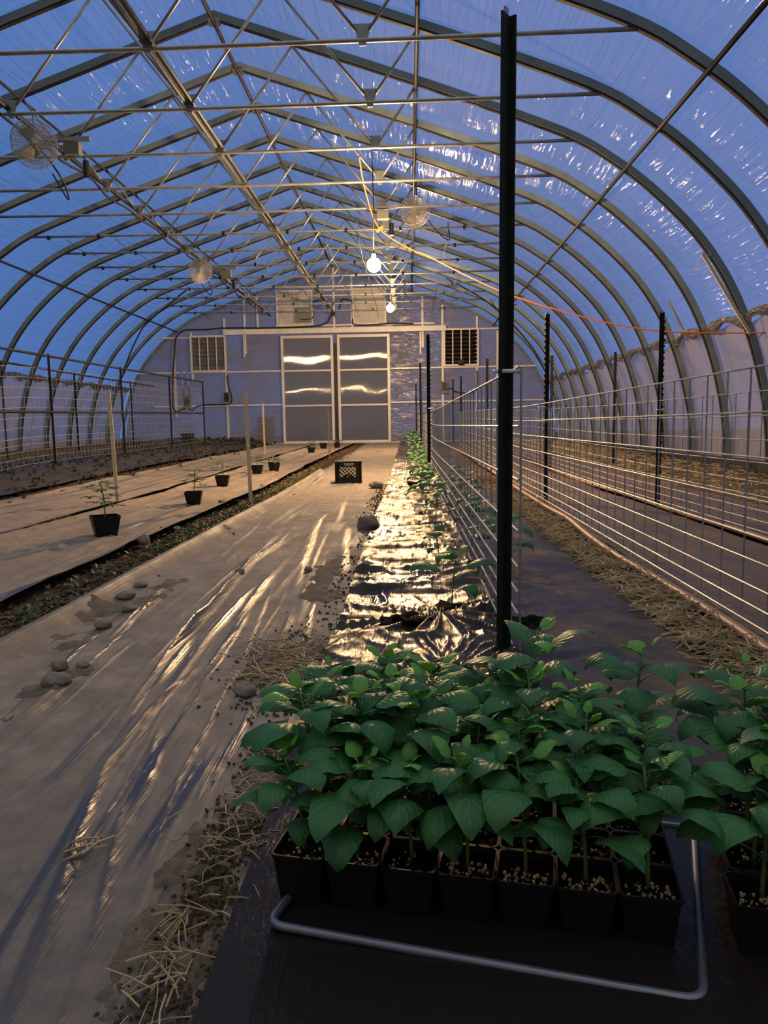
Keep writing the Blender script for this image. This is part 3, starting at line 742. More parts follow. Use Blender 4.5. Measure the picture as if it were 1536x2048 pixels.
# ------------------------------------------------------------------ ground films
def edge_curl(x, a, b, wdt=.10, h=.035):
    return h * (np.exp(-((x - a) / wdt) ** 2) + np.exp(-((b - x) / wdt) ** 2))
def wrinkles(X, Y, seed, amp, slant=-.03, fx=4.2, fy=.33):
    wx = .35 * (fbm(X * .9, Y * .5, seed) - .5)
    u = X + slant * Y + wx
    a = ridge(u * fx, Y * fy + 2, seed + 1, 5)
    b = ridge(u * fx * 2.3 + 7, Y * fy * 1.5, seed + 2, 4)
    c = ridge(u * fx * 5 + 3, Y * fy * 2.6, seed + 3, 3)
    g = .35 + 1.3 * fbm(X * 1.1, Y * .55, seed + 5)
    return amp * g * (.55 * a + .30 * b + .15 * c)
def sheet(name, label, m, x0, x1, y0, y1, nx, ny, hf, wob=.02, seed=0):
    t = np.linspace(0, 1, nx); ys = logspace(y0, y1, ny, .25)
    T, Y = np.meshgrid(t, ys)
    L = x0 + wob * 2 * (fbm(Y * .8, Y * 0 + 3, seed + 40) - .5); R = x1 + wob * 2 * (fbm(Y * .8, Y * 0 + 9, seed + 41) - .5)
    X = L + (R - L) * T
    Z = gz(X, Y) + .012 + hf(X, Y)
    o = grid(name, m, t, ys, lambda a, b: a * 0)
    co = np.stack([X, Y, Z], -1).reshape(-1)
    o.data.vertices.foreach_set('co', co); o.data.update()
    if 'v' in BARE:
        at = o.data.attributes.new('bare', 'FLOAT', 'POINT'); at.data.foreach_set('value', BARE.pop('v').ravel().astype(np.float32))
    return tag(o, label, 'plastic sheet')
BARE = {}
def fold_field(X, Y, folds):
    """sum of single folds (height) and of the film they leave bare of dust"""
    Z = np.zeros_like(X); B = np.zeros_like(X)
    for P, wd, h, bare in folds:
        P = sorted(P, key=lambda p: p[1]); ys = np.array([p[1] for p in P]); xs = np.array([p[0] for p in P])
        y0, y1 = ys[0], ys[-1]; L = y1 - y0
        m = (Y > y0) & (Y < y1)
        if not m.any(): continue
        y = Y[m]; x = X[m]; xc = np.interp(y, ys, xs) + .012 * (fbm(y * 3 + xs[0] * 50, y * 0, 5, 2) - .4)
        t = (y - y0) / L; env = np.clip(np.sin(math.pi * np.clip(t, 0, 1)), 0, 1) ** .6
        d = (x - xc) / (wd * (.6 + .5 * np.sqrt(np.maximum(y, .3))))
        Z[m] += h * env * (np.exp(-np.abs(d) ** 1.1) - .18 * np.exp(-np.abs(d - 2.0) ** 1.5))
        B[m] = np.maximum(B[m], bare * env * np.exp(-((d - .5) / 1.3) ** 4))
    return Z, B
def random_folds(seed, n, xa, xb, ya, yb, slope, pw=1.6):
    r = random.Random(seed); out = []
    for i in range(n):
        x = r.uniform(xa, xb); y = ya + (yb - ya) * r.random() ** pw; L = r.uniform(.35, 1.5) * (.6 + .35 * y); sl = r.gauss(slope, .05) / (1 + .25 * y)
        P = [(x + sl * L * k / 3 + r.uniform(-.012, .012), y + L * k / 3) for k in range(4)]
        out.append((P, r.uniform(.006, .013), r.uniform(.003, .014), r.choice((0, 0, 0, .35, .7, .95))))
    return out
NAMED = [([(-.95, 1.59), (-.91, 1.77), (-.86, 2.08), (-.87, 3.11), (-.93, 4.22), (-.82, 5.4)], .012, .034, .5), ([(-.55, .96), (-.65, 1.32), (-.74, 1.74)], .009, .012, .8), ([(-.78, 1.83), (-.84, 2.4), (-.92, 3.8)], .010, .024, .9),
         ([(-.71, 1.45), (-.73, 1.97), (-.69, 2.4)], .009, .016, .7), ([(-.57, 1.35), (-.66, 1.85)], .014, .006, .9), ([(-.78, 2.1), (-.82, 2.7)], .010, .02, 1), ([(-.76, 2.5), (-.77, 3.6)], .010, .02, 1), ([(-.71, 2.9), (-.75, 4.0)], .012, .018, 1),
         ([(-.67, 1.45), (-.59, 1.04), (-.54, .8)], .010, .010, .6), ([(-.61, 1.45), (-.49, 1.0)], .010, .010, .6), ([(-1.05, 1.7), (-1.06, 1.94), (-1.1, 2.5)], .012, .024, .6), ([(-1.13, 2.6), (-1.22, 3.6)], .012, .02, .9),
         ([(-.52, 1.2), (-.50, 1.75)], .016, .005, .95), ([(-.46, 1.45), (-.45, 2.0)], .012, .005, .9), ([(-.40, .62), (-.36, 1.15)], .007, .010, .6), ([(-.33, .62), (-.31, 1.15)], .006, .012, .6), ([(-.36, .5), (-.335, 1.05)], .005, .008, .5)]
def h_path(X, Y):
    zf, b = fold_field(X, Y, [(P, w_, h_ * .8, b_) for P, w_, h_, b_ in NAMED] + [(P, w_, h_ * .6, b_) for P, w_, h_, b_ in random_folds(3, 60, -1.40, -.34, .9, 10, -.05)] + [(P, w_ * .5, h_ * .4, b_) for P, w_, h_, b_ in random_folds(4, 70, -1.2, -.3, .5, 2.4, -.10, 1.0)])
    b = np.maximum(b, .5 * sstep(.62, .8, vn(X * 5 + 3, Y * .9, 71)) * sstep(.5, .7, fbm(X * 1.5, Y * .7, 72)))
    b = np.clip(b + (.14 + .50 * fbm(X * 3, Y * 1.6, 73, 4)) * (1 - sstep(.9, 2.3, Y)) + .5 * np.exp(-((X + 1.43) / .05) ** 2), 0, 1)
    BARE['v'] = b
    z = wrinkles(X, Y, 21, .006, -.035) * (.15 + .85 * sstep(1.2, 2.8, Y)) + zf * (.6 + .4 * sstep(.8, 2.0, Y))
    z = z + .018 * (fbm(X * .9, Y * .6, 8) - .45) + .005 * (fbm(X * 22, Y * 22, 5) - .5)
    return z + edge_curl(X, -1.44, -1.44, .06, .03) * (Y < 12)
sheet('plastic_sheet', 'dusty wrinkled plastic sheet covering the middle walkway', M['sheet_path'], -1.45, -.27, .42, YE - .3, 300, 680, h_path, .03, 3)
def h_left(seed, xa, xb):
    def f(X, Y):
        zf, b = fold_field(X, Y, random_folds(seed, 60, xa, xb, 2, 16, .02, 1.3))
        BARE['v'] = np.clip(b * .8 + .9 * np.exp(-((X - xb) / .045) ** 2), 0, 1)
        return wrinkles(X, Y, seed, .022, .02) + zf * 1.1 + .05 * (fbm(X * .8, Y * .5, seed + 8) - .45) + edge_curl(X, xa, xb, .055, .042)
    return f
sheet('plastic_sheet', 'dusty plastic sheet under the potted tomato seedlings', M['sheet_left'], -2.92, -1.82, .6, YE - .3, 150, 480, h_left(51, -2.92, -1.82), .03, 4)
sheet('plastic_sheet', 'dusty plastic sheet beyond the leftmost wooden stake', M['sheet_left'], -4.42, -3.02, 1.2, YE - .3, 110, 340, h_left(63, -4.42, -3.02), .05, 5)
def h_mulch(X, Y):
    left = 1 - .72 * sstep(.30, .48, X)
    w1 = .28 * (fbm(X * 2.2, Y * 2.2, 12) - .5); w2 = .28 * (fbm(X * 2.2 + 9, Y * 2.2, 15) - .5)
    # crosswise folds further back, splayed folds close by
    cross = ridge(X * 1.1 + w1 * 2, (Y + w2) * 4.6, 81, 4) * .55 + ridge(X * 2.2 + w1, (Y + w2 * 1.4 + X * .3) * 9.5, 82, 3) * .3
    th = np.arctan2(Y - 2.16, X - .10 + w1 * .3); rr_ = np.hypot(X - .10, Y - 2.16)
    star = ridge(th * 3.2, rr_ * .9 + 4, 84, 4) * sstep(.05, .25, rr_) * .8 + ridge(th * 7.5, rr_ * 2.2, 85, 3) * .3
    th2 = np.arctan2(Y - 2.95, X - .12); r2 = np.hypot(X - .12, Y - 2.95)
    star2 = ridge(th2 * 3.4, r2 * 1.1 + 1, 87, 4) * .6
    k = sstep(2.75, 3.4, Y); k2 = sstep(2.3, 2.7, Y) * (1 - k)
    z = cross * k + star * (1 - k - k2) + star2 * k2
    z = 1.25 * z + .30 * ridge((X + w1) * 6, (Y + w2) * 6, 91, 3) + .12 * ridge((X + w2) * 15, (Y + w1) * 15, 92, 2) + .035 * vn(X * 40, Y * 40, 93)
    near = sstep(1.4, 1.9, Y) * .88 + .12
    z = z * .036 * left * near
    z = z + .05 * (fbm(X * 1.3, Y * 1.0, 18) - .45) * near + .02 * np.exp(-((X - .33) / .5) ** 2)
    BARE['v'] = -.9 * sstep(.34, .55, X) * sstep(1.2, 1.8, Y)
    return z + .006
MULCH = sheet('plastic_sheet', 'shiny crinkled black mulch film along the mesh fence, reflecting gold', M['sheet_mulch'], -.29, .93, .42, YE - .4, 330, 760, h_mulch, .012, 6)
def h_right(seed):
    def f(X, Y): return wrinkles(X, Y, seed, .022, .0, 3.4, .45) + .04 * (fbm(X * .9, Y * .7, seed + 8) - .45) + .004
    return f
sheet('plastic_sheet', 'dark ground cover behind the second mesh fence from the left', M['sheet_right'], 1.24, 2.17, 1.5, YE - .4, 100, 320, h_right(33), .02, 7)
sheet('plastic_sheet', 'dark ground cover strip nearest the right wall', M['sheet_right'], 2.28, 3.2, 2.5, YE - .4, 90, 280, h_right(35), .03, 8)
sheet('plastic_sheet', 'dull dark ground cover under the left fences', M['sheet_dark'], -6.9, -4.7, 6.0, YE - .4, 90, 260, h_left(71, -6.9, -4.7), .1, 9)

# holes cut in the mulch film with soil showing
def blob(rad, seed, flat=.5, n1=12, n2=18, rough=.22):
    mb = MB(); vs = []; rr = np.random.RandomState(seed); ph = rr.rand(6) * 6.28
    for i in range(n1 + 1):
        a = math.pi * i / n1
        for k in range(n2):
            b = 2 * math.pi * k / n2
            d = Vector((math.sin(a) * math.cos(b), math.sin(a) * math.sin(b), math.cos(a)))
            q = 1 + rough * (.5 * math.sin(2.3 * d.x * 2 + ph[0]) * math.sin(2.7 * d.y * 2 + ph[1]) + .3 * math.sin(5 * d.z + ph[2] + 3 * d.x) + .2 * math.sin(8 * d.y + ph[3]) * math.sin(7 * d.x + ph[4]))
            vs.append((d.x * rad * q, d.y * rad * q, d.z * rad * q * flat))
    mb.add(vs, [(i * n2 + k, (i + 1) * n2 + k, (i + 1) * n2 + (k + 1) % n2, i * n2 + (k + 1) % n2) for i in range(n1) for k in range(n2)])
    return mb
M['darksoil'] = m_dirt('dark_moist_soil', (.006, .005, .004), (.014, .011, .009), (.035, .027, .02), 40)
for i, (x, y, r, lb) in enumerate(((-.03, 2.80, .085, 'left of the fence'), (.17, 3.0, .075, 'beside the fence'), (.44, 2.76, .08, 'right of the near fence post'), (.12, 3.35, .04, 'small, at the fence foot'), (.16, 4.08, .045, 'under a small seedling'), (.08, 9.3, .14, 'beside the second fence post'))):
    mb = blob(r, 100 + i, .28, 14, 22, .7); tag(mb.build('soil_clump', M['darksoil'], loc=(x, y, gzf(x, y) + .035)), f'dark soil clump at a planting hole, {lb}', 'soil')

# stones
def stone(x, y, r, flat, label, seed, zoff=.0):
    mb = blob(r, seed, flat); o = mb.build('stone', M['stone'], smooth=True, loc=(x, y, gzf(x, y) + r * flat * .62 + .02 + zoff)); tag(o, label, 'stone')
stone(-.31, 5.50, .080, .86, 'big round stone at the left edge of the shiny film', 1)
stone(-.235, 3.88, .048, .75, 'fist-sized stone lying on the shiny film edge', 2)
stone(-1.80, 4.88, .045, .95, 'upright grey stone beside the weedy furrow, under the seedlings', 3)
stone(-1.09, 2.16, .042, .55, 'large flat stone at the lower left among wrinkles', 4)
stone(-1.15, 2.31, .028, .7, 'small stone just behind the large flat stone', 5)
stone(-1.08, 2.32, .022, .6, 'pale small stone right of the large flat stone group', 6)
stone(-1.22, 2.82, .035, .5, 'stone in a row by the furrow, nearest of the row', 7)
stone(-1.21, 3.08, .036, .5, 'stone in a row by the furrow, second along', 8)
stone(-1.32, 3.32, .042, .45, 'long flat stone in the row by the furrow', 9)
stone(-1.34, 3.56, .034, .45, 'stone in a row by the furrow, farthest along', 10)
stone(-.49, 2.08, .035, .5, 'small clod beside the straw on the walkway', 11)
stone(-.91, 3.85, .025, .8, 'dark pebble in the middle of the walkway', 12)
stone(-.55, 3.9, .022, .8, 'tiny dark pebble on the right side of the walkway', 13)
stone(-1.42, 5.5, .06, .5, 'flat pale stone near the front of the middle stake', 14)
stone(-1.95, 7.6, .04, .6, 'small stone right of the second potted seedling', 15)
stone(-.42, 9.2, .09, .55, 'brown stone right of the milk crate', 16)
stone(-1.80, 5.6, .03, .6, 'brown clod behind the upright grey stone', 17)

# pipes lying on the ground
cable([(1.03, 1.6, .03), (1.12, 2.0, .035), (1.185, 2.5, .035), (1.2, 3.4, .03), (1.175, 4.3, .035), (1.20, 5.1, .04), (1.235, 5.8, .045), (1.245, 7.0, .03), (1.26, 9.0, .04), (1.27, 12.0, .08)], .022, M['hose'], 'drip_pipe', 'brown pipe lying beside the straw path', 'pipe', 10, 5)
cable([(2.20, 3.4, .04), (2.22, 4.8, .05), (2.2, 6.2, .05), (2.23, 7.6, .05), (2.2, 9.5, .05), (2.22, 13, .09)], .02, M['hose'], 'drip_pipe', 'brown pipe between the two right strips of ground cover', 'pipe', 8, 5)

# ------------------------------------------------------------------ straw, weeds
def straw(label, n, fx, fy, Lr, seed, wd=.0022, lift=.03):
    rr = random.Random(seed); mb = MB()
    for i in range(n):
        x, y = fx(rr), fy(rr); L = rr.uniform(*Lr); a = rr.uniform(0, math.pi); z = gzf(x, y) + .022 + rr.random() ** 2 * lift
        dx, dy = math.cos(a) * L / 2, math.sin(a) * L / 2; tz = rr.uniform(-.12, .12) * L; b = rr.uniform(-.05, .05) * L
        wv = wd * rr.uniform(.6, 1.5)
        mb.tube([(x - dx, y - dy, max(z - tz, .012)), (x - dy * b / L * 2, y + dx * b / L * 2, z + .004), (x + dx, y + dy, max(z + tz, .012))], wv, 4)
    return tag(mb.build('loose_straw', M['straw']), label, 'straw', kind='stuff')
G = lambda m, s: (lambda r: r.gauss(m, s)); U = lambda a, b: (lambda r: r.uniform(a, b))
straw('scattered dry straw on the walkway behind the pepper tray', 230, G(-.42, .085), G(2.34, .14), (.03, .12), 1, .0016, .025)
straw('dry straw bits between walkway and tray, left of the pots', 130, G(-.34, .035), G(1.42, .17), (.02, .06), 2, .0010, .012)
straw('clump of dry straw at the bottom edge, left of the tray', 45, G(-.36, .018), G(.99, .06), (.03, .09), 3, .0013, .03)
straw('few dry stalks lying alone on the near walkway', 7, G(-.62, .02), G(1.29, .02), (.04, .09), 4, .0018, .01)
straw('loose straw covering the path between the two right fences', 3200, lambda r: .93 + abs(r.gauss(.12, .10)), lambda r: 1.7 + 7.5 * r.random() ** 1.35, (.04, .16), 5, .0022, .035)
straw('dry grass litter along the foot of the right wall', 3000, U(3.15, 4.85), lambda r: 4.0 + 20 * r.random(), (.06, .22), 6, .004, .06)
straw('straw showing at a tear beyond the left seedlings', 160, G(-3.0, .06), lambda r: r.uniform(4.8, 6.4), (.04, .16), 7, .0025, .03)
straw('straw litter along the weedy furrow', 190, G(-1.64, .10), lambda r: 1.0 + 17 * r.random() ** 1.3, (.03, .10), 8, .002, .02)
def clods(label, n, fx, fy, sr, seed, m):
    rr = random.Random(seed); mb = MB()
    for i in range(n):
        x, y = fx(rr), fy(rr); s = rr.uniform(*sr); R = Matrix.Rotation(rr.random() * 6, 3, 'Z') @ Matrix.Rotation(rr.random() * 6, 3, 'X')
        vs = [R @ Vector(p) * s * rr.uniform(.7, 1.2) for p in ((1, 0, 0), (-1, 0, 0), (0, 1, 0), (0, -1, 0), (0, 0, .8), (0, 0, -.8))]
        vs = [v + Vector((x, y, gzf(x, y) + .018)) for v in vs]
        mb.add(vs, [(0, 2, 4), (2, 1, 4), (1, 3, 4), (3, 0, 4), (2, 0, 5), (1, 2, 5), (3, 1, 5), (0, 3, 5)])
    return tag(mb.build('loose_soil', m), label, 'soil', kind='stuff')
def soil_patch(label, x0, x1, y0, y1, seed, amp, cover, m):
    def hf(X, Y):
        u = (X - x0) / (x1 - x0) * 2 - 1; v = (Y - y0) / (y1 - y0) * 2 - 1
        b = h_path(X, Y); BARE.clear()
        return gz(X, Y) + .012 + b + amp * (fbm(X * 9, Y * 7, seed, 5) * 1.3 + .25 * fbm(X * 60, Y * 60, seed + 3, 3) - (1 - cover) - .55 * np.abs(u) ** 3 - .6 * np.abs(v) ** 4 - .22)
    return tag(grid('soil_patch', m, np.linspace(x0, x1, 60), np.linspace(y0, y1, 150), hf), label, 'soil', kind='stuff')
M['drysoil'] = m_dirt('dry_grey_soil', (.15, .122, .094), (.27, .222, .17), (.40, .335, .26), 22)
soil_patch('dry soil spilled on the film left of the pots', -.47, -.27, .80, 1.85, 61, .03, .62, M['drysoil'])
soil_patch('dry soil spilled on the walkway behind the tray', -.60, -.27, 2.08, 2.75, 62, .03, .6, M['drysoil'])
soil_patch('dry soil spilled along the edge of the shiny film', -.55, -.28, 2.9, 4.6, 63, .03, .5, M['drysoil'])
soil_patch('dry soil by the stones near the furrow', -1.42, -1.12, 2.4, 3.9, 64, .035, .55, M['drysoil'])
soil_patch('dry soil among the stones at the lower left', -1.28, -.98, 1.85, 2.45, 65, .03, .5, M['drysoil'])
clods('crumbled soil under the straw left of the pots', 1500, G(-.345, .03), lambda r: r.uniform(.8, 1.75), (.002, .007), 31, M['dirt'])
clods('crumbled soil on the walkway behind the tray', 900, G(-.40, .08), G(2.35, .2), (.003, .010), 32, M['dirt'])
clods('crumbled soil in the weedy furrow', 2500, G(-1.64, .10), lambda r: 1.0 + 19 * r.random() ** 1.4, (.006, .022), 33, M['dirt'])
clods('crumbled soil on the right straw path', 1500, lambda r: .95 + abs(r.gauss(.12, .08)), lambda r: 1.8 + 9 * r.random() ** 1.3, (.005, .02), 34, M['dirt'])
clods('crumbled soil along the edge of the mulch film', 600, G(-.33, .05), lambda r: 2.6 + 7 * r.random(), (.004, .014), 35, M['dirt'])

def leaf(mb, base, az, el, L, W, droop, fold=.25, cup=.0, nseg=9, mi=0, twist=0.0):
    """one broad pointed leaf: a curved, folded blade"""
    p = Vector(base); out = []; a = el; ds = L / nseg; n0 = len(mb.v); dv = (az * 7.3) % 1.0
    side0 = Vector((-math.sin(az), math.cos(az), 0))
    for i in range(nseg + 1):
        t = i / nseg
        d = Vector((math.cos(az) * math.cos(a), math.sin(az) * math.cos(a), math.sin(a)))
        n = side0.cross(d) * -1
        n = d.cross(side0)
        sd = (side0 * math.cos(twist * t) + n * math.sin(twist * t))
        hw = W / 2 * (math.sin(math.pi * min(1, t ** .70)) ** .62 if 0 < t < 1 else 0) * (1 - .22 * t * t)
        if i == 0: hw = W * .03
        if i == nseg: hw = .0004
        puck = .05 * W * math.sin(t * 17) * (1 if 0 < t < 1 else 0)
        for s in (-1, -.55, 0, .55, 1):
            mb.uv[n0 + len(out)] = (s * .5 + .5, t * .9 + .05)
            out.append(p + sd * hw * s + n * (abs(s) * hw * fold - cup * hw * s * s + puck * abs(s) * .5))
        p = p + d * ds; a -= droop / nseg * (.4 + 1.2 * t)
    fs = [(i * 5 + k, i * 5 + k + 1, i * 5 + 6 + k, i * 5 + 5 + k) for i in range(nseg) for k in range(4)]
    mb.add(out, fs, mi)
def weeds(label, n, fx, fy, Lr, seed, m, leaves=(4, 8)):
    rr = random.Random(seed); mb = MB()
    for i in range(n):
        x, y = fx(rr), fy(rr); z = gzf(x, y)
        for k in range(rr.randint(*leaves)):
            L = rr.uniform(*Lr); leaf(mb, (x, y, z + rr.random() * L * .5), rr.random() * 6.28, rr.uniform(.2, 1.2), L, L * .45, rr.uniform(.5, 1.5), nseg=4)
    return tag(mb.build('weeds', m, smooth=True), label, 'weeds', kind='stuff')
weeds('green weeds growing in the furrow left of the walkway', 480, G(-1.64, .075), lambda r: 1.0 + 13 * r.random() ** 1.5, (.02, .05), 41, M['weed'])
weeds('dull weeds over the dark bed below the left fences', 1500, U(-7.2, -4.6), lambda r: r.uniform(7, 25), (.03, .08), 42, M['weed_dark'])
weeds('dull weeds at the far left foot of the end wall', 260, U(-8.2, -4.4), lambda r: r.uniform(20, 25.3), (.05, .13), 43, M['weed_dark'])
weeds('sparse weeds along the edge of the left sheets', 60, G(-4.5, .15), lambda r: r.uniform(6, 20), (.04, .10), 44, M['weed_dark'])

# ------------------------------------------------------------------ steel posts
def tpost(x, y, top, rz, label, m='postblack', lean=0.0, group=None, studs=True, k=1.0):
    z0 = gzf(x, y) - .03; H = top - z0
    o = thing('fence_post', label, 'post', (x, y, z0), rz, group)
    o.rotation_euler = (0, lean, rz)
    fw_, th, st = .036 * k, .006, .036 * k
    mb = MB()
    mb.extrude([(-fw_ / 2, 0), (fw_ / 2, 0), (fw_ / 2, th), (th / 2, th), (th / 2, th + st), (-th / 2, th + st), (-th / 2, th), (-fw_ / 2, th)], 0, H - .012)
    mb.build('t_bar', M[m], o)
    if studs:
        s = MB(); z = .35
        while z < H - .05:
            s.box((0, -.0045, z), (.014, .010, .020)); z += .055
        s.build('studs', M[m], o)
    c = MB(); c.box((0, th + st * .4, H - .004), (.006, .02, .02)); c.build('top_tip', M['galv'], o)
    return o
GP = 'steel fence posts'
np_ = tpost(.300, 2.335, 1.985, math.pi - .62, 'tall dark green steel post rising right behind the pepper plants', 'postgreen', -.006, GP, k=1.22)
for i, (x, y, top, rz, lb) in enumerate(((.285, 9.95, 1.98, 1.57, 'second post of the mesh fence beside the shiny film'), (.29, 16.95, 2.2, 1.57, 'third post of the mesh fence beside the shiny film'), (.26, 24.0, 2.13, 1.57, 'farthest post of the mesh fence beside the shiny film'))):
    tpost(x, y, top, rz, 'black steel post, ' + lb, group=GP)
for x, y, top, lb in ((1.345, 7.45, 1.86, 'nearest post of the second mesh fence'), (1.35, 13.1, 1.94, 'second post of the second mesh fence'), (1.35, 19.6, 2.05, 'third post of the second mesh fence'), (1.35, 23.1, 2.2, 'farthest post of the second mesh fence')):
    tpost(x, y, top, -1.57, 'black steel post, ' + lb, group=GP)
for x, y, top, lb in ((2.345, 7.0, 1.79, 'nearest post of the third mesh fence'), (2.35, 12.3, 1.90, 'second post of the third mesh fence')):
    tpost(x, y, top, 1.2, 'black steel post, ' + lb, group=GP)
tpost(3.52, 12.85, 1.98, 1.2, 'lone black steel post in dry grass near the right wall', group=GP)

# wire mesh panels
WZ = [.03, .10, .165, .235, .315, .43, .59, .755, .935]
def mesh_panel(x0, y0, x1, y1, label, dz=0.0, zs=WZ, step=.2, r=.004, zb=.0):
    mb = MB(); L = math.hypot(x1 - x0, y1 - y0); n = max(2, int(round(L / step)))
    def P(t, z):
        x = x0 + (x1 - x0) * t; y = y0 + (y1 - y0) * t
        return (x, y, gzf(x, y) + .03 + z + dz)
    for z in zs: mb.tube([P(k / 6, z) for k in range(7)], r, 6)
    for k in range(n + 1):
        t = k / n; a = P(t, zs[0]); b = P(t, zs[-1]); mb.tube([(a[0] + r * 1.7, a[1], a[2]), (b[0] + r * 1.7, b[1], b[2])], r * .9, 5)
    return tag(mb.build('wire_mesh_panel', M['wire']), label, 'wire mesh', 'wire mesh fence panels')
mesh_panel(.337, 2.30, .312, 9.93, 'galvanized wire mesh panel beginning at the tall near post')
mesh_panel(.312, 9.98, .305, 16.93, 'galvanized wire mesh panel between second and third posts of the left mesh fence')
mesh_panel(.305, 16.98, .28, 23.95, 'galvanized wire mesh panel at the far end of the left mesh fence')
Z2 = [.03, .095, .165, .26, .35, .48, .63, .79, .95]
mesh_panel(1.22, 1.75, 1.30, 7.43, 'galvanized wire mesh panel in front along the straw path', zs=Z2)
mesh_panel(1.30, 7.47, 1.32, 13.08, 'galvanized wire mesh panel behind the nearest post of the second fence', zs=Z2)
mesh_panel(1.32, 13.12, 1.32, 19.6, 'galvanized wire mesh panel at the far end of the second fence', zs=Z2)
mesh_panel(2.32, 3.0, 2.31, 6.98, 'galvanized wire mesh panel at right before the third fence post', zs=Z2)
mesh_panel(2.31, 7.02, 2.32, 12.28, 'galvanized wire mesh panel between the two posts of the third fence', zs=Z2)
mesh_panel(2.32, 12.32, 2.32, 18.5, 'galvanized wire mesh panel at the far end of the third fence', zs=Z2)
def tie(x, y, z, R, label, rz=0.0, r=.0045):
    o = thing('cable_tie', label, 'cable tie', (x, y, z), rz, 'pale cable ties holding the mesh')
    b = MB(); b.tube([(R * math.cos(a) * 1.15, R * math.sin(a), .002 * math.sin(a)) for a in np.linspace(0, 2 * math.pi, 25)[:-1]], r, 6, closed=True); b.build('band', M['tie'], o, smooth=True)
    b = MB(); b.box((R * 1.15, -.006, -.004), (.012, .01, .012)); b.tube([(R * 1.2, -.005, -.004), (R * 1.35, -.012, -.02)], .002, 5); b.build('clip_tail', M['tie'], o)
tie(.306, 2.335, .955, .034, 'pale blue cable tie on the tall near post', r=.007)
tie(.298, 9.95, 1.01, .03, 'pale cable tie on the second post of the left mesh fence', r=.007)
tie(1.318, 7.45, .95, .03, 'pale cable tie high on the nearest post of the second fence', r=.006)
tie(1.318, 7.45, .81, .03, 'pale cable tie lower on the nearest post of the second fence', r=.006)
tie(2.33, 7.0, .90, .03, 'pale cable tie on the nearest post of the third fence', r=.005)
tie(1.318, 7.45, .06, .035, 'pale tie at the foot of the second fence post', r=.007)

# left fences: posts, rails, mesh
for i, y in enumerate((11.75, 14.7, 17.7, 20.6)):
    tpost(-5.7, y, 2.02 + .02 * i, .3, f'dark post of the front left fence, {ORD[i]} from the camera', group=GP, studs=False)
for i, y in enumerate((13.05, 15.95, 19.2)):
    tpost(-7.2, y, 2.06, .3, f'dark post of the rear left fence, {ORD[i]} from the camera', group=GP, studs=False)
pipe('fence_rail', [(-5.7, 8.6, 1.94), (-5.7, 14.7, 2.0), (-5.7, 20.6, 2.07)], .02, M['dark'], 'dark top rail of the front left fence', 'rail')
pipe('fence_rail', [(-5.7, 8.6, 1.05), (-5.7, 14.8, 1.135), (-5.7, 20.6, 1.215)], .02, M['dark'], 'dark middle rail of the front left fence', 'rail')
pipe('fence_rail', [(-7.2, 11.5, 2.03), (-7.2, 17.5, 2.0), (-7.2, 21, 2.0)], .02, M['dark'], 'dark top rail of the rear left fence', 'rail')
LZ = [.05, .15, .25, .35, .45, .6, .75, .9, 1.05, 1.2, 1.35, 1.5]
mesh_panel(-5.72, 9.0, -5.72, 14.7, 'wire mesh panel on the near part of the front left fence', zs=LZ, step=.15, r=.0022)
mesh_panel(-5.72, 14.72, -5.72, 20.6, 'wire mesh panel on the far part of the front left fence', zs=LZ, step=.15, r=.0022)

# ------------------------------------------------------------------ wooden stakes and laths
def stake(x, y, top, tiltx, label, s=.036, m='wood'):
    z0 = gzf(x, y) - .03
    mb = MB(); mb.box((0, 0, (top - z0) / 2), (s, s * .8, top - z0)); o = mb.build('wooden_stake', M[m], loc=(x, y, z0))
    o.rotation_euler = (0, tiltx, .3); return tag(o, label, 'stake', 'wooden garden stakes')
stake(-3.06, 7.62, 1.19, -.025, 'pale wooden stake beside the nearest potted seedling', .036)
stake(-1.62, 7.46, 1.155, -.012, 'pale wooden stake by the weedy furrow in mid floor', .036)
stake(-3.5, 17.9, 1.37, -.012, 'far whitish wooden stake in front of the door', .045)
mb = MB(); mb.tube([(-1.70, 15.8, .05), (-1.71, 15.8, 1.16)], .014, 6); tag(mb.build('garden_cane', M['hose']), 'thin brown cane standing behind the milk crate', 'cane')
mb = MB(); mb.bar((3.886, 10.2, 2.973), (4.546, 10.2, 1.926), .04, .018, (0, 1, 0)); mb.tube([(3.886, 10.21, 2.96), (3.8, 10.25, 2.75), (3.79, 10.25, 2.72)], .004, 5); mb.tube([(3.886, 10.2, 2.965), (4.085, 10.385, 2.985)], .004, 5); tag(mb.build('wooden_lath', M['wood']), 'loose wooden lath slanting down the right roof curve', 'lath')
mb = MB(); mb.bar((4.62, 13.6, 2.9), (4.88, 13.0, 1.95), .04, .02, (1, 0, 0)); tag(mb.build('wooden_lath', M['hose']), 'dark lath against the right wall behind the third fence post', 'lath')

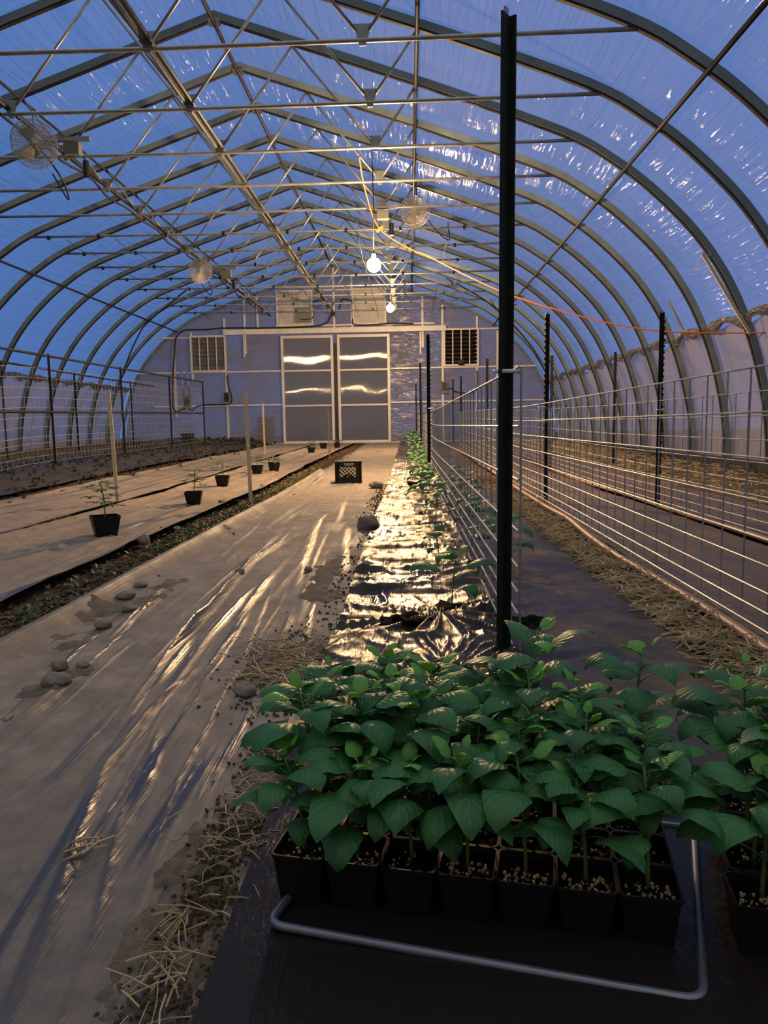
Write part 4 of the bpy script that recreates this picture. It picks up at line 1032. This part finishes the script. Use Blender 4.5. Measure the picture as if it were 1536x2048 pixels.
# ------------------------------------------------------------------ milk crate
cr = thing('milk_crate', 'black upturned milk crate with lattice sides on the walkway', 'crate', (-.84, 10.1, gzf(-.8, 10.1) + .01), .12)
cw, cd, ch = .355, .34, .295
b = MB()
for sx in (-1, 1):
    for sy in (-1, 1): b.box((sx * (cw / 2 - .02), sy * (cd / 2 - .02), ch / 2), (.04, .04, ch))
b.box((0, 0, ch - .006), (cw, cd, .012))
for sy in (-1, 1):
    b.box((0, sy * (cd / 2 - .006), ch - .04), (cw - .08, .012, .07)); b.box((0, sy * (cd / 2 - .006), .03), (cw - .08, .012, .06))
    b.box((0, sy * (cd / 2 + .003), ch - .008), (cw + .012, .012, .016)); b.box((0, sy * (cd / 2 + .003), .02), (cw + .008, .008, .012))
for sx in (-1, 1):
    b.box((sx * (cw / 2 - .006), 0, ch - .04), (.012, cd - .08, .07)); b.box((sx * (cw / 2 - .006), 0, .03), (.012, cd - .08, .06))
    b.box((sx * (cw / 2 - .035), cd / 2 - .006, ch / 2), (.05, .012, ch)); b.box((sx * (cw / 2 - .035), -cd / 2 + .006, ch / 2), (.05, .012, ch))
b.build('frame', M['black'], cr)
def lattice(sy, axis):
    m = MB(); z0, z1 = .06, ch - .07; hw = .118; st = .052
    def seg(a, bb):
        if axis == 'y': m.bar((a[0], sy * (cd / 2 - .006), a[1]), (bb[0], sy * (cd / 2 - .006), bb[1]), .008, .009, (0, 1, 0))
        else: m.bar((sy * (cw / 2 - .006), a[0], a[1]), (sy * (cw / 2 - .006), bb[0], bb[1]), .008, .009, (1, 0, 0))
    hgt = z1 - z0; k = -hw - hgt
    while k < hw:
        for flip in (0, 1):
            p0 = [k, z0]; p1 = [k + hgt, z1]
            if p0[0] < -hw: p0[1] += -hw - p0[0]; p0[0] = -hw
            if p1[0] > hw: p1[1] -= p1[0] - hw; p1[0] = hw
            if p1[0] - p0[0] > .004:
                if flip: seg((-p0[0], p0[1]), (-p1[0], p1[1]))
                else: seg(p0, p1)
        k += st
    return m
for sy in (-1, 1):
    lattice(sy, 'y').build('lattice_side', M['black'], cr); lattice(sy, 'x').build('lattice_side', M['black'], cr)
b = MB()
for rr_, n_ in ((.075, 10), (.052, 10)):
    b.tube([(rr_ * math.cos(a), -cd / 2 - .002, .055 + rr_ * .85 * math.sin(a)) for a in np.linspace(0, math.pi, 13)], .008, 6)
b.box((0, -cd / 2 + .002, .062), (.16, .012, .012)); b.build('handle', M['black'], cr)
fc = bpy.data.curves.new('lettering', 'FONT'); fc.body = 'TUDPP'; fc.size = .042; fc.align_x = 'CENTER'; fc.extrude = .0012; fc.offset = .0012
fo = bpy.data.objects.new('lettering', fc); COL.objects.link(fo); fo.data.materials.append(M['letter']); fo.parent = cr
fm = bpy.data.meshes.new_from_object(fo.evaluated_get(bpy.context.evaluated_depsgraph_get())); bpy.data.objects.remove(fo)
fm.name = 'lettering'; fm.materials.clear(); fm.materials.append(M['letter'])
fo = bpy.data.objects.new('lettering', fm); COL.objects.link(fo); fo.parent = cr
fo.location = (.005, -cd / 2 - .0065, ch - .055); fo.rotation_euler = (math.pi / 2, 0, 0); fo['label'] = 'small white lettering'

# ------------------------------------------------------------------ potted seedlings on the left sheet
def square_ring(hw, z, rc, n=4):
    pts = []
    for q, (sx, sy) in enumerate(((1, 1), (-1, 1), (-1, -1), (1, -1))):
        for k in range(n + 1):
            a = q * math.pi / 2 + k / n * math.pi / 2
            pts.append((sx * (hw - rc) + rc * math.cos(a), sy * (hw - rc) + rc * math.sin(a), z))
    return pts
def pot_mesh(wt, wb, h, rim, rc=.010):
    rings = [square_ring(wb / 2, 0, rc * .8), square_ring(wt / 2 - .001, h - rim, rc), square_ring(wt / 2 + .001, h - rim + .0005, rc), square_ring(wt / 2 + .001, h, rc),
             square_ring(wt / 2 - .002, h, rc), square_ring(wt / 2 - .003, h - rim, rc), square_ring(wb / 2 - .003, .004, rc * .8)]
    mb = MB(); n = len(rings[0]); vs = [p for r in rings for p in r]; fs = []
    for i in range(len(rings) - 1):
        for k in range(n): fs.append((i * n + k, i * n + (k + 1) % n, (i + 1) * n + (k + 1) % n, (i + 1) * n + k))
    fs.append(tuple(reversed(range(n)))); fs.append(tuple(range((len(rings) - 1) * n, len(rings) * n)))
    mb.add(vs, fs); return mb
def soil_mesh(hw, z, seed):
    mb = MB(); n = 11; rr = random.Random(seed); vs = []
    for i in range(n):
        for j in range(n):
            vs.append((-hw + 2 * hw * i / (n - 1), -hw + 2 * hw * j / (n - 1), z + rr.uniform(-.0025, .0025)))
    mb.add(vs, [(i * n + j, (i + 1) * n + j, (i + 1) * n + j + 1, i * n + j + 1) for i in range(n - 1) for j in range(n - 1)]); return mb
def tomato(x, y, s, rz, h, label, seed, plant=True, tilt=0.0):
    rr = random.Random(seed); z = gzf(x, y) + .02
    o = thing('potted_tomato' if plant else 'plant_pot', label, 'potted plant' if plant else 'pot', (x, y, z), rz, 'black pots standing on the left sheet')
    o.rotation_euler = (tilt, tilt * .6, rz)
    pot_mesh(.185 * s, .135 * s, .145 * s, .02 * s, .018 * s).build('pot', M['potblack'], o)
    soil_mesh(.078 * s, .118 * s, seed).build('soil', M['soil'], o)
    if plant:
        st = MB(); lf = MB(); top = Vector((rr.uniform(-.02, .02), rr.uniform(-.02, .02), .12 * s + h))
        st.tube(catmull([(0, 0, .11 * s), (top.x * .4 + .008, top.y * .3, .12 * s + h * .5), tuple(top)], 4), .0045, 6)
        nl = 11
        for i in range(nl):
            t = .30 + .72 * i / nl; p = Vector((0, 0, .12 * s)).lerp(top, min(t, 1)); az = i * 2.4 + rr.uniform(-.4, .4); L = .14 * (1.15 - .45 * t) * rr.uniform(.8, 1.2); el = rr.uniform(.15, .6)
            tip = p + Vector((math.cos(az) * L, math.sin(az) * L, L * math.sin(el) * .6 - .02))
            md = p.lerp(tip, .5) + Vector((0, 0, .02)); st.tube([p, md, tip], .0018, 4)
            for q in range(5):
                tt = .35 + .16 * q; b_ = p.lerp(tip, tt) + Vector((0, 0, .015 * (1 - tt)))
                for sgn in (-1, 1): leaf(lf, b_, az + sgn * rr.uniform(.7, 1.2), rr.uniform(-.1, .4), .055 * rr.uniform(.8, 1.2), .024, 1.0, nseg=4)
            leaf(lf, tip, az, .1, .05, .024, .9, nseg=4)
        st.build('stem', M['stem'], o, smooth=True); lf.build('foliage', M['leaf_tom'], o, smooth=True)
    return o
tomato(-2.235, 5.31, 1.05, .55, .27, 'nearest potted tomato seedling, left of the shiny folds', 1)
tomato(-2.21, 7.47, .93, .18, .25, 'potted tomato seedling second from the camera', 2)
tomato(-2.47, 9.68, .95, .1, .22, 'potted seedling third from the camera, behind the second', 3, tilt=.03)
tomato(-2.43, 11.75, .95, .05, .20, 'potted seedling just left of the tilted black pot', 4)
tomato(-2.26, 12.25, 1.0, .3, .12, 'tilted black pot with a small seedling right of the middle stake', 5, tilt=.09)
tomato(-2.44, 18.4, 1.0, .2, .16, 'far small black pot with seedling, left of the farthest pots', 6, tilt=.05)
tomato(-2.42, 20.9, 1.15, .1, .3, 'far black pot with a leafy seedling before the door', 7)
tomato(-2.1, 21.6, 1.0, .1, .1, 'farthest small black pot behind the thin cane', 9)
tomato(-6.58, 21.9, 1.9, .1, .2, 'large black tub by the left end of the far wall', 8, plant=False)

# ------------------------------------------------------------------ young plants set along the mesh fence
def pepper_parts(o, H, seed, nl=14, Ls=1.0, lower=True, z0=0.0, spread=1.0, lean=(0, 0), young=True):
    rr = random.Random(seed); st = MB(); lf = MB(); top = Vector((lean[0], lean[1], z0 + H))
    def P(t): return Vector((lean[0] * t * t, lean[1] * t * t, z0 + H * t))
    st.tube([P(k / 6) for k in range(7)], [.0034 - .0014 * k / 6 for k in range(7)], 6)
    a0 = rr.random() * 6.28
    for i in range(nl):
        u = i / (nl - 1); t = (.34 if lower else .5) + (.66 if lower else .5) * u ** .75
        az = a0 + i * 2.39996 + rr.uniform(-.35, .35)
        big = (math.sin(math.pi * min(1, .30 + .62 * u)))
        L = (.042 + .050 * big) * Ls * rr.uniform(.8, 1.2)
        if u > .80: L = (.052 - .028 * (u - .8) / .2) * Ls
        pl = (.016 + .030 * (1 - u)) * Ls * spread * rr.uniform(.8, 1.2)
        el = .45 + .30 * u + rr.uniform(-.2, .2)
        if u > .82: el = .95 + rr.uniform(-.2, .3)
        b = P(t); tip = b + Vector((math.cos(az) * math.cos(.5) * pl, math.sin(az) * math.cos(.5) * pl, math.sin(.5) * pl))
        st.tube([b, b.lerp(tip, .5) + Vector((0, 0, .003)), tip], .0014, 4)
        leaf(lf, tip, az, el, L, L * rr.uniform(.58, .70), rr.uniform(1.8, 3.0) * (1 - .5 * max(0, u - .7) / .3), fold=rr.uniform(.05, .25), cup=rr.uniform(.25, .55), nseg=10, mi=1 if (young and u > .80) else 0, twist=rr.uniform(-.5, .5))
    st.build('stem', M['stem'], o, smooth=True); lf.build('foliage', [M['leaf'], M['leaf_young']], o, smooth=True)
ROWP = 'young plants set along the mesh fence'
for i, (x, y, H, nl, Ls, lb) in enumerate((
    (.17, 3.03, .24, 6, 1.25, 'tall young plant left of the fence, beside the near soil hole'),
    (.16, 4.10, .20, 5, .9, 'spindly seedling with few leaves left of the mesh fence'),
    (.19, 5.5, .34, 9, 1.35, 'leafy young plant left of the mesh, level with the big round stone'),
    (.14, 6.4, .36, 10, 1.4, 'leafy young plant left of the mesh, next beyond the big round stone'),
    (.17, 7.3, .36, 12, 1.4, 'bushy young plant left of the mesh before the second post'),
    (.15, 8.3, .34, 12, 1.4, 'bushy young plant just before the second post'),
    (.14, 9.3, .34, 12, 1.4, 'bushy young plant at the second post'),
    (.14, 10.6, .36, 12, 1.5, 'bushy young plant behind the second post'),
    (.13, 12.2, .36, 12, 1.6, 'young plant far along the mesh, nearest of the far five'),
    (.12, 14.0, .36, 12, 1.7, 'young plant far along the mesh, second of the far five'),
    (.12, 16.0, .38, 12, 1.8, 'young plant far along the mesh, third of the far five'),
    (.10, 18.5, .40, 12, 2.0, 'young plant far along the mesh, fourth of the far five'),
    (.10, 21.0, .42, 12, 2.2, 'young plant far along the mesh, last of the far five'),
    (.50, 3.98, .26, 10, 1.35, 'dark leafy plant right of the mesh, nearest one'),
    (.43, 4.9, .30, 12, 1.4, 'dark leafy plant right of the mesh, second one'),
    (.45, 6.6, .34, 12, 1.4, 'dark leafy plant right of the mesh, third one'),
    (.45, 8.6, .34, 12, 1.4, 'dark leafy plant right of the mesh, fourth one'))):
    o = thing('young_pepper_plant', lb, 'plant', (x, y, gzf(x, y) + .02), 0, ROWP); pepper_parts(o, H, 500 + i, nl + 2, Ls * 1.2, lean=(random.Random(i).uniform(-.03, .03), 0))
def flower(x, y, m, label, h):
    o = thing('flower', label, 'flower', (x, y, gzf(x, y)))
    s = MB(); s.tube([(0, 0, 0), (.005, 0, h)], .003, 5); s.build('stem', M['stem'], o)
    f = MB()
    for k in range(6): leaf(f, (.005, 0, h), k * 1.05, .5, .035, .025, .8, nseg=4)
    f.build('petals', m, o)
flower(-1.55, 7.45, M['flower_o'], 'small orange flower at the foot of the middle stake', .09)
flower(-4.75, 8.2, M['flower_y'], 'small yellow flower at the far left edge of the floor', .1)

# ------------------------------------------------------------------ tray of pepper seedlings
ANG = -.185; ca, sa = math.cos(ANG), math.sin(ANG)
OX, OY = -.232, 1.108; PW = .0895
def tray_xy(i, j, ox=OX, oy=OY):      # centre of pot column i, row j
    u, v = (i + .5) * PW, (j + .5) * PW
    return ox + u * ca - v * sa, oy + u * sa + v * ca
rack = thing('wire_tray_frame', 'rounded steel rod frame lying around the front pepper pots', 'tray frame', (0, 0, 0))
def rod_path(c, r, n=6):
    out = []
    for i in range(len(c)):
        p, q, s = Vector(c[i - 1]), Vector(c[i]), Vector(c[(i + 1) % len(c)])
        a = q + (p - q).normalized() * r; b = q + (s - q).normalized() * r
        for k in range(n + 1):
            t = k / n; out.append(a * (1 - t) ** 2 + q * 2 * t * (1 - t) + b * t * t)
    return out
def tl(u, v, z): return (OX + u * ca - v * sa, OY + u * sa + v * ca, z)
b = MB(); b.tube(rod_path([(-.226, 1.050, .036), (.378, .904, .036), (.524, 1.325, .036), (-.085, 1.475, .036)], .028), .0068, 12, closed=True)
M['rod'] = metal_mat('grey_steel_rod', (.24, .26, .30), .38, .7)
b.build('rod', M['rod'], rack, smooth=True)
rr = random.Random(77)
POTH = .088
pot_src = None
rown = ['front', 'second', 'third', 'back']
coln = ['leftmost', 'second from left', 'third from left', 'middle', 'third from right', 'second from right', 'rightmost']
def make_pepper(x, y, label, H, seed, nl=15, group='pepper seedlings in the front tray', Ls=1.0, lean=(0, 0), crumbs=False, rz=ANG, lower=True):
    global pot_src
    o = thing('potted_pepper', label, 'potted plant', (x, y, .026), rz, group)
    if pot_src is None:
        pot_src = pot_mesh(.087, .068, POTH, .007, .009).build('pot', M['potblack'], o)
        s = soil_mesh(.039, POTH - .013, 5).build('soil', M['soil'], o); make_pepper.soil = s
    else:
        for src in (pot_src, make_pepper.soil):
            c = src.copy(); COL.objects.link(c); c.parent = o
    r2 = random.Random(seed + 9)
    cb = MB()
    for k in range(46 if crumbs else 16):
        s = r2.uniform(.0010, .0026); px, py = r2.uniform(-.034, .034), r2.uniform(-.036, .01) if crumbs else r2.uniform(-.034, .034)
        cb.box((px, py, POTH - .011 + s * .5), (s * 2, s * 1.6, s * 1.5), r2.random() * 3)
    cb.build('perlite_crumbs', M['perlite'], o)
    pepper_parts(o, H, seed, nl, Ls, z0=POTH - .014, lean=lean, lower=lower)
    return o
for j in range(4):
    for i in range(7):
        x, y = tray_xy(i, j)
        H = rr.uniform(.175, .225) + (.02 if j == 1 else .035 if j >= 2 else 0)
        if j == 0: H = rr.uniform(.155, .20)
        Ls = rr.uniform(.95, 1.15); nl = rr.randint(15, 18)
        if j == 3 and i == 4: H = .31; Ls = 1.15
        if j == 3 and i == 6: H = .29; Ls = 1.12; nl = 13
        if j == 3 and i == 5: H = .19; Ls = .8; nl = 10
        if j == 2 and i == 6: H = .20; Ls = .85; nl = 11
        lean = (rr.uniform(-.02, .02), rr.uniform(-.02, .02))
        if i == 0: lean = (-.03, -.01)
        make_pepper(x, y, f'pepper seedling in a square black pot, {rown[j]} row of the front tray, {coln[i]}', H, 1000 + j * 10 + i, nl, Ls=Ls, lean=lean, crumbs=(j == 0 and i in (1, 3, 4, 5, 6)))
# second tray at the right edge
OX2, OY2 = .452, .985
for j in range(4):
    for i in range(2):
        x, y = tray_xy(i, j, OX2, OY2)
        make_pepper(x + .012 * j, y, f'pepper seedling of the right-hand tray, {rown[j]} row, {"left" if i == 0 else "right"} pot', rr.uniform(.18, .27), 2000 + j * 10 + i, rr.randint(13, 15), group='pepper seedlings in the right tray', Ls=rr.uniform(1.0, 1.15), lean=(rr.uniform(-.02, .02), 0), crumbs=(j == 0))
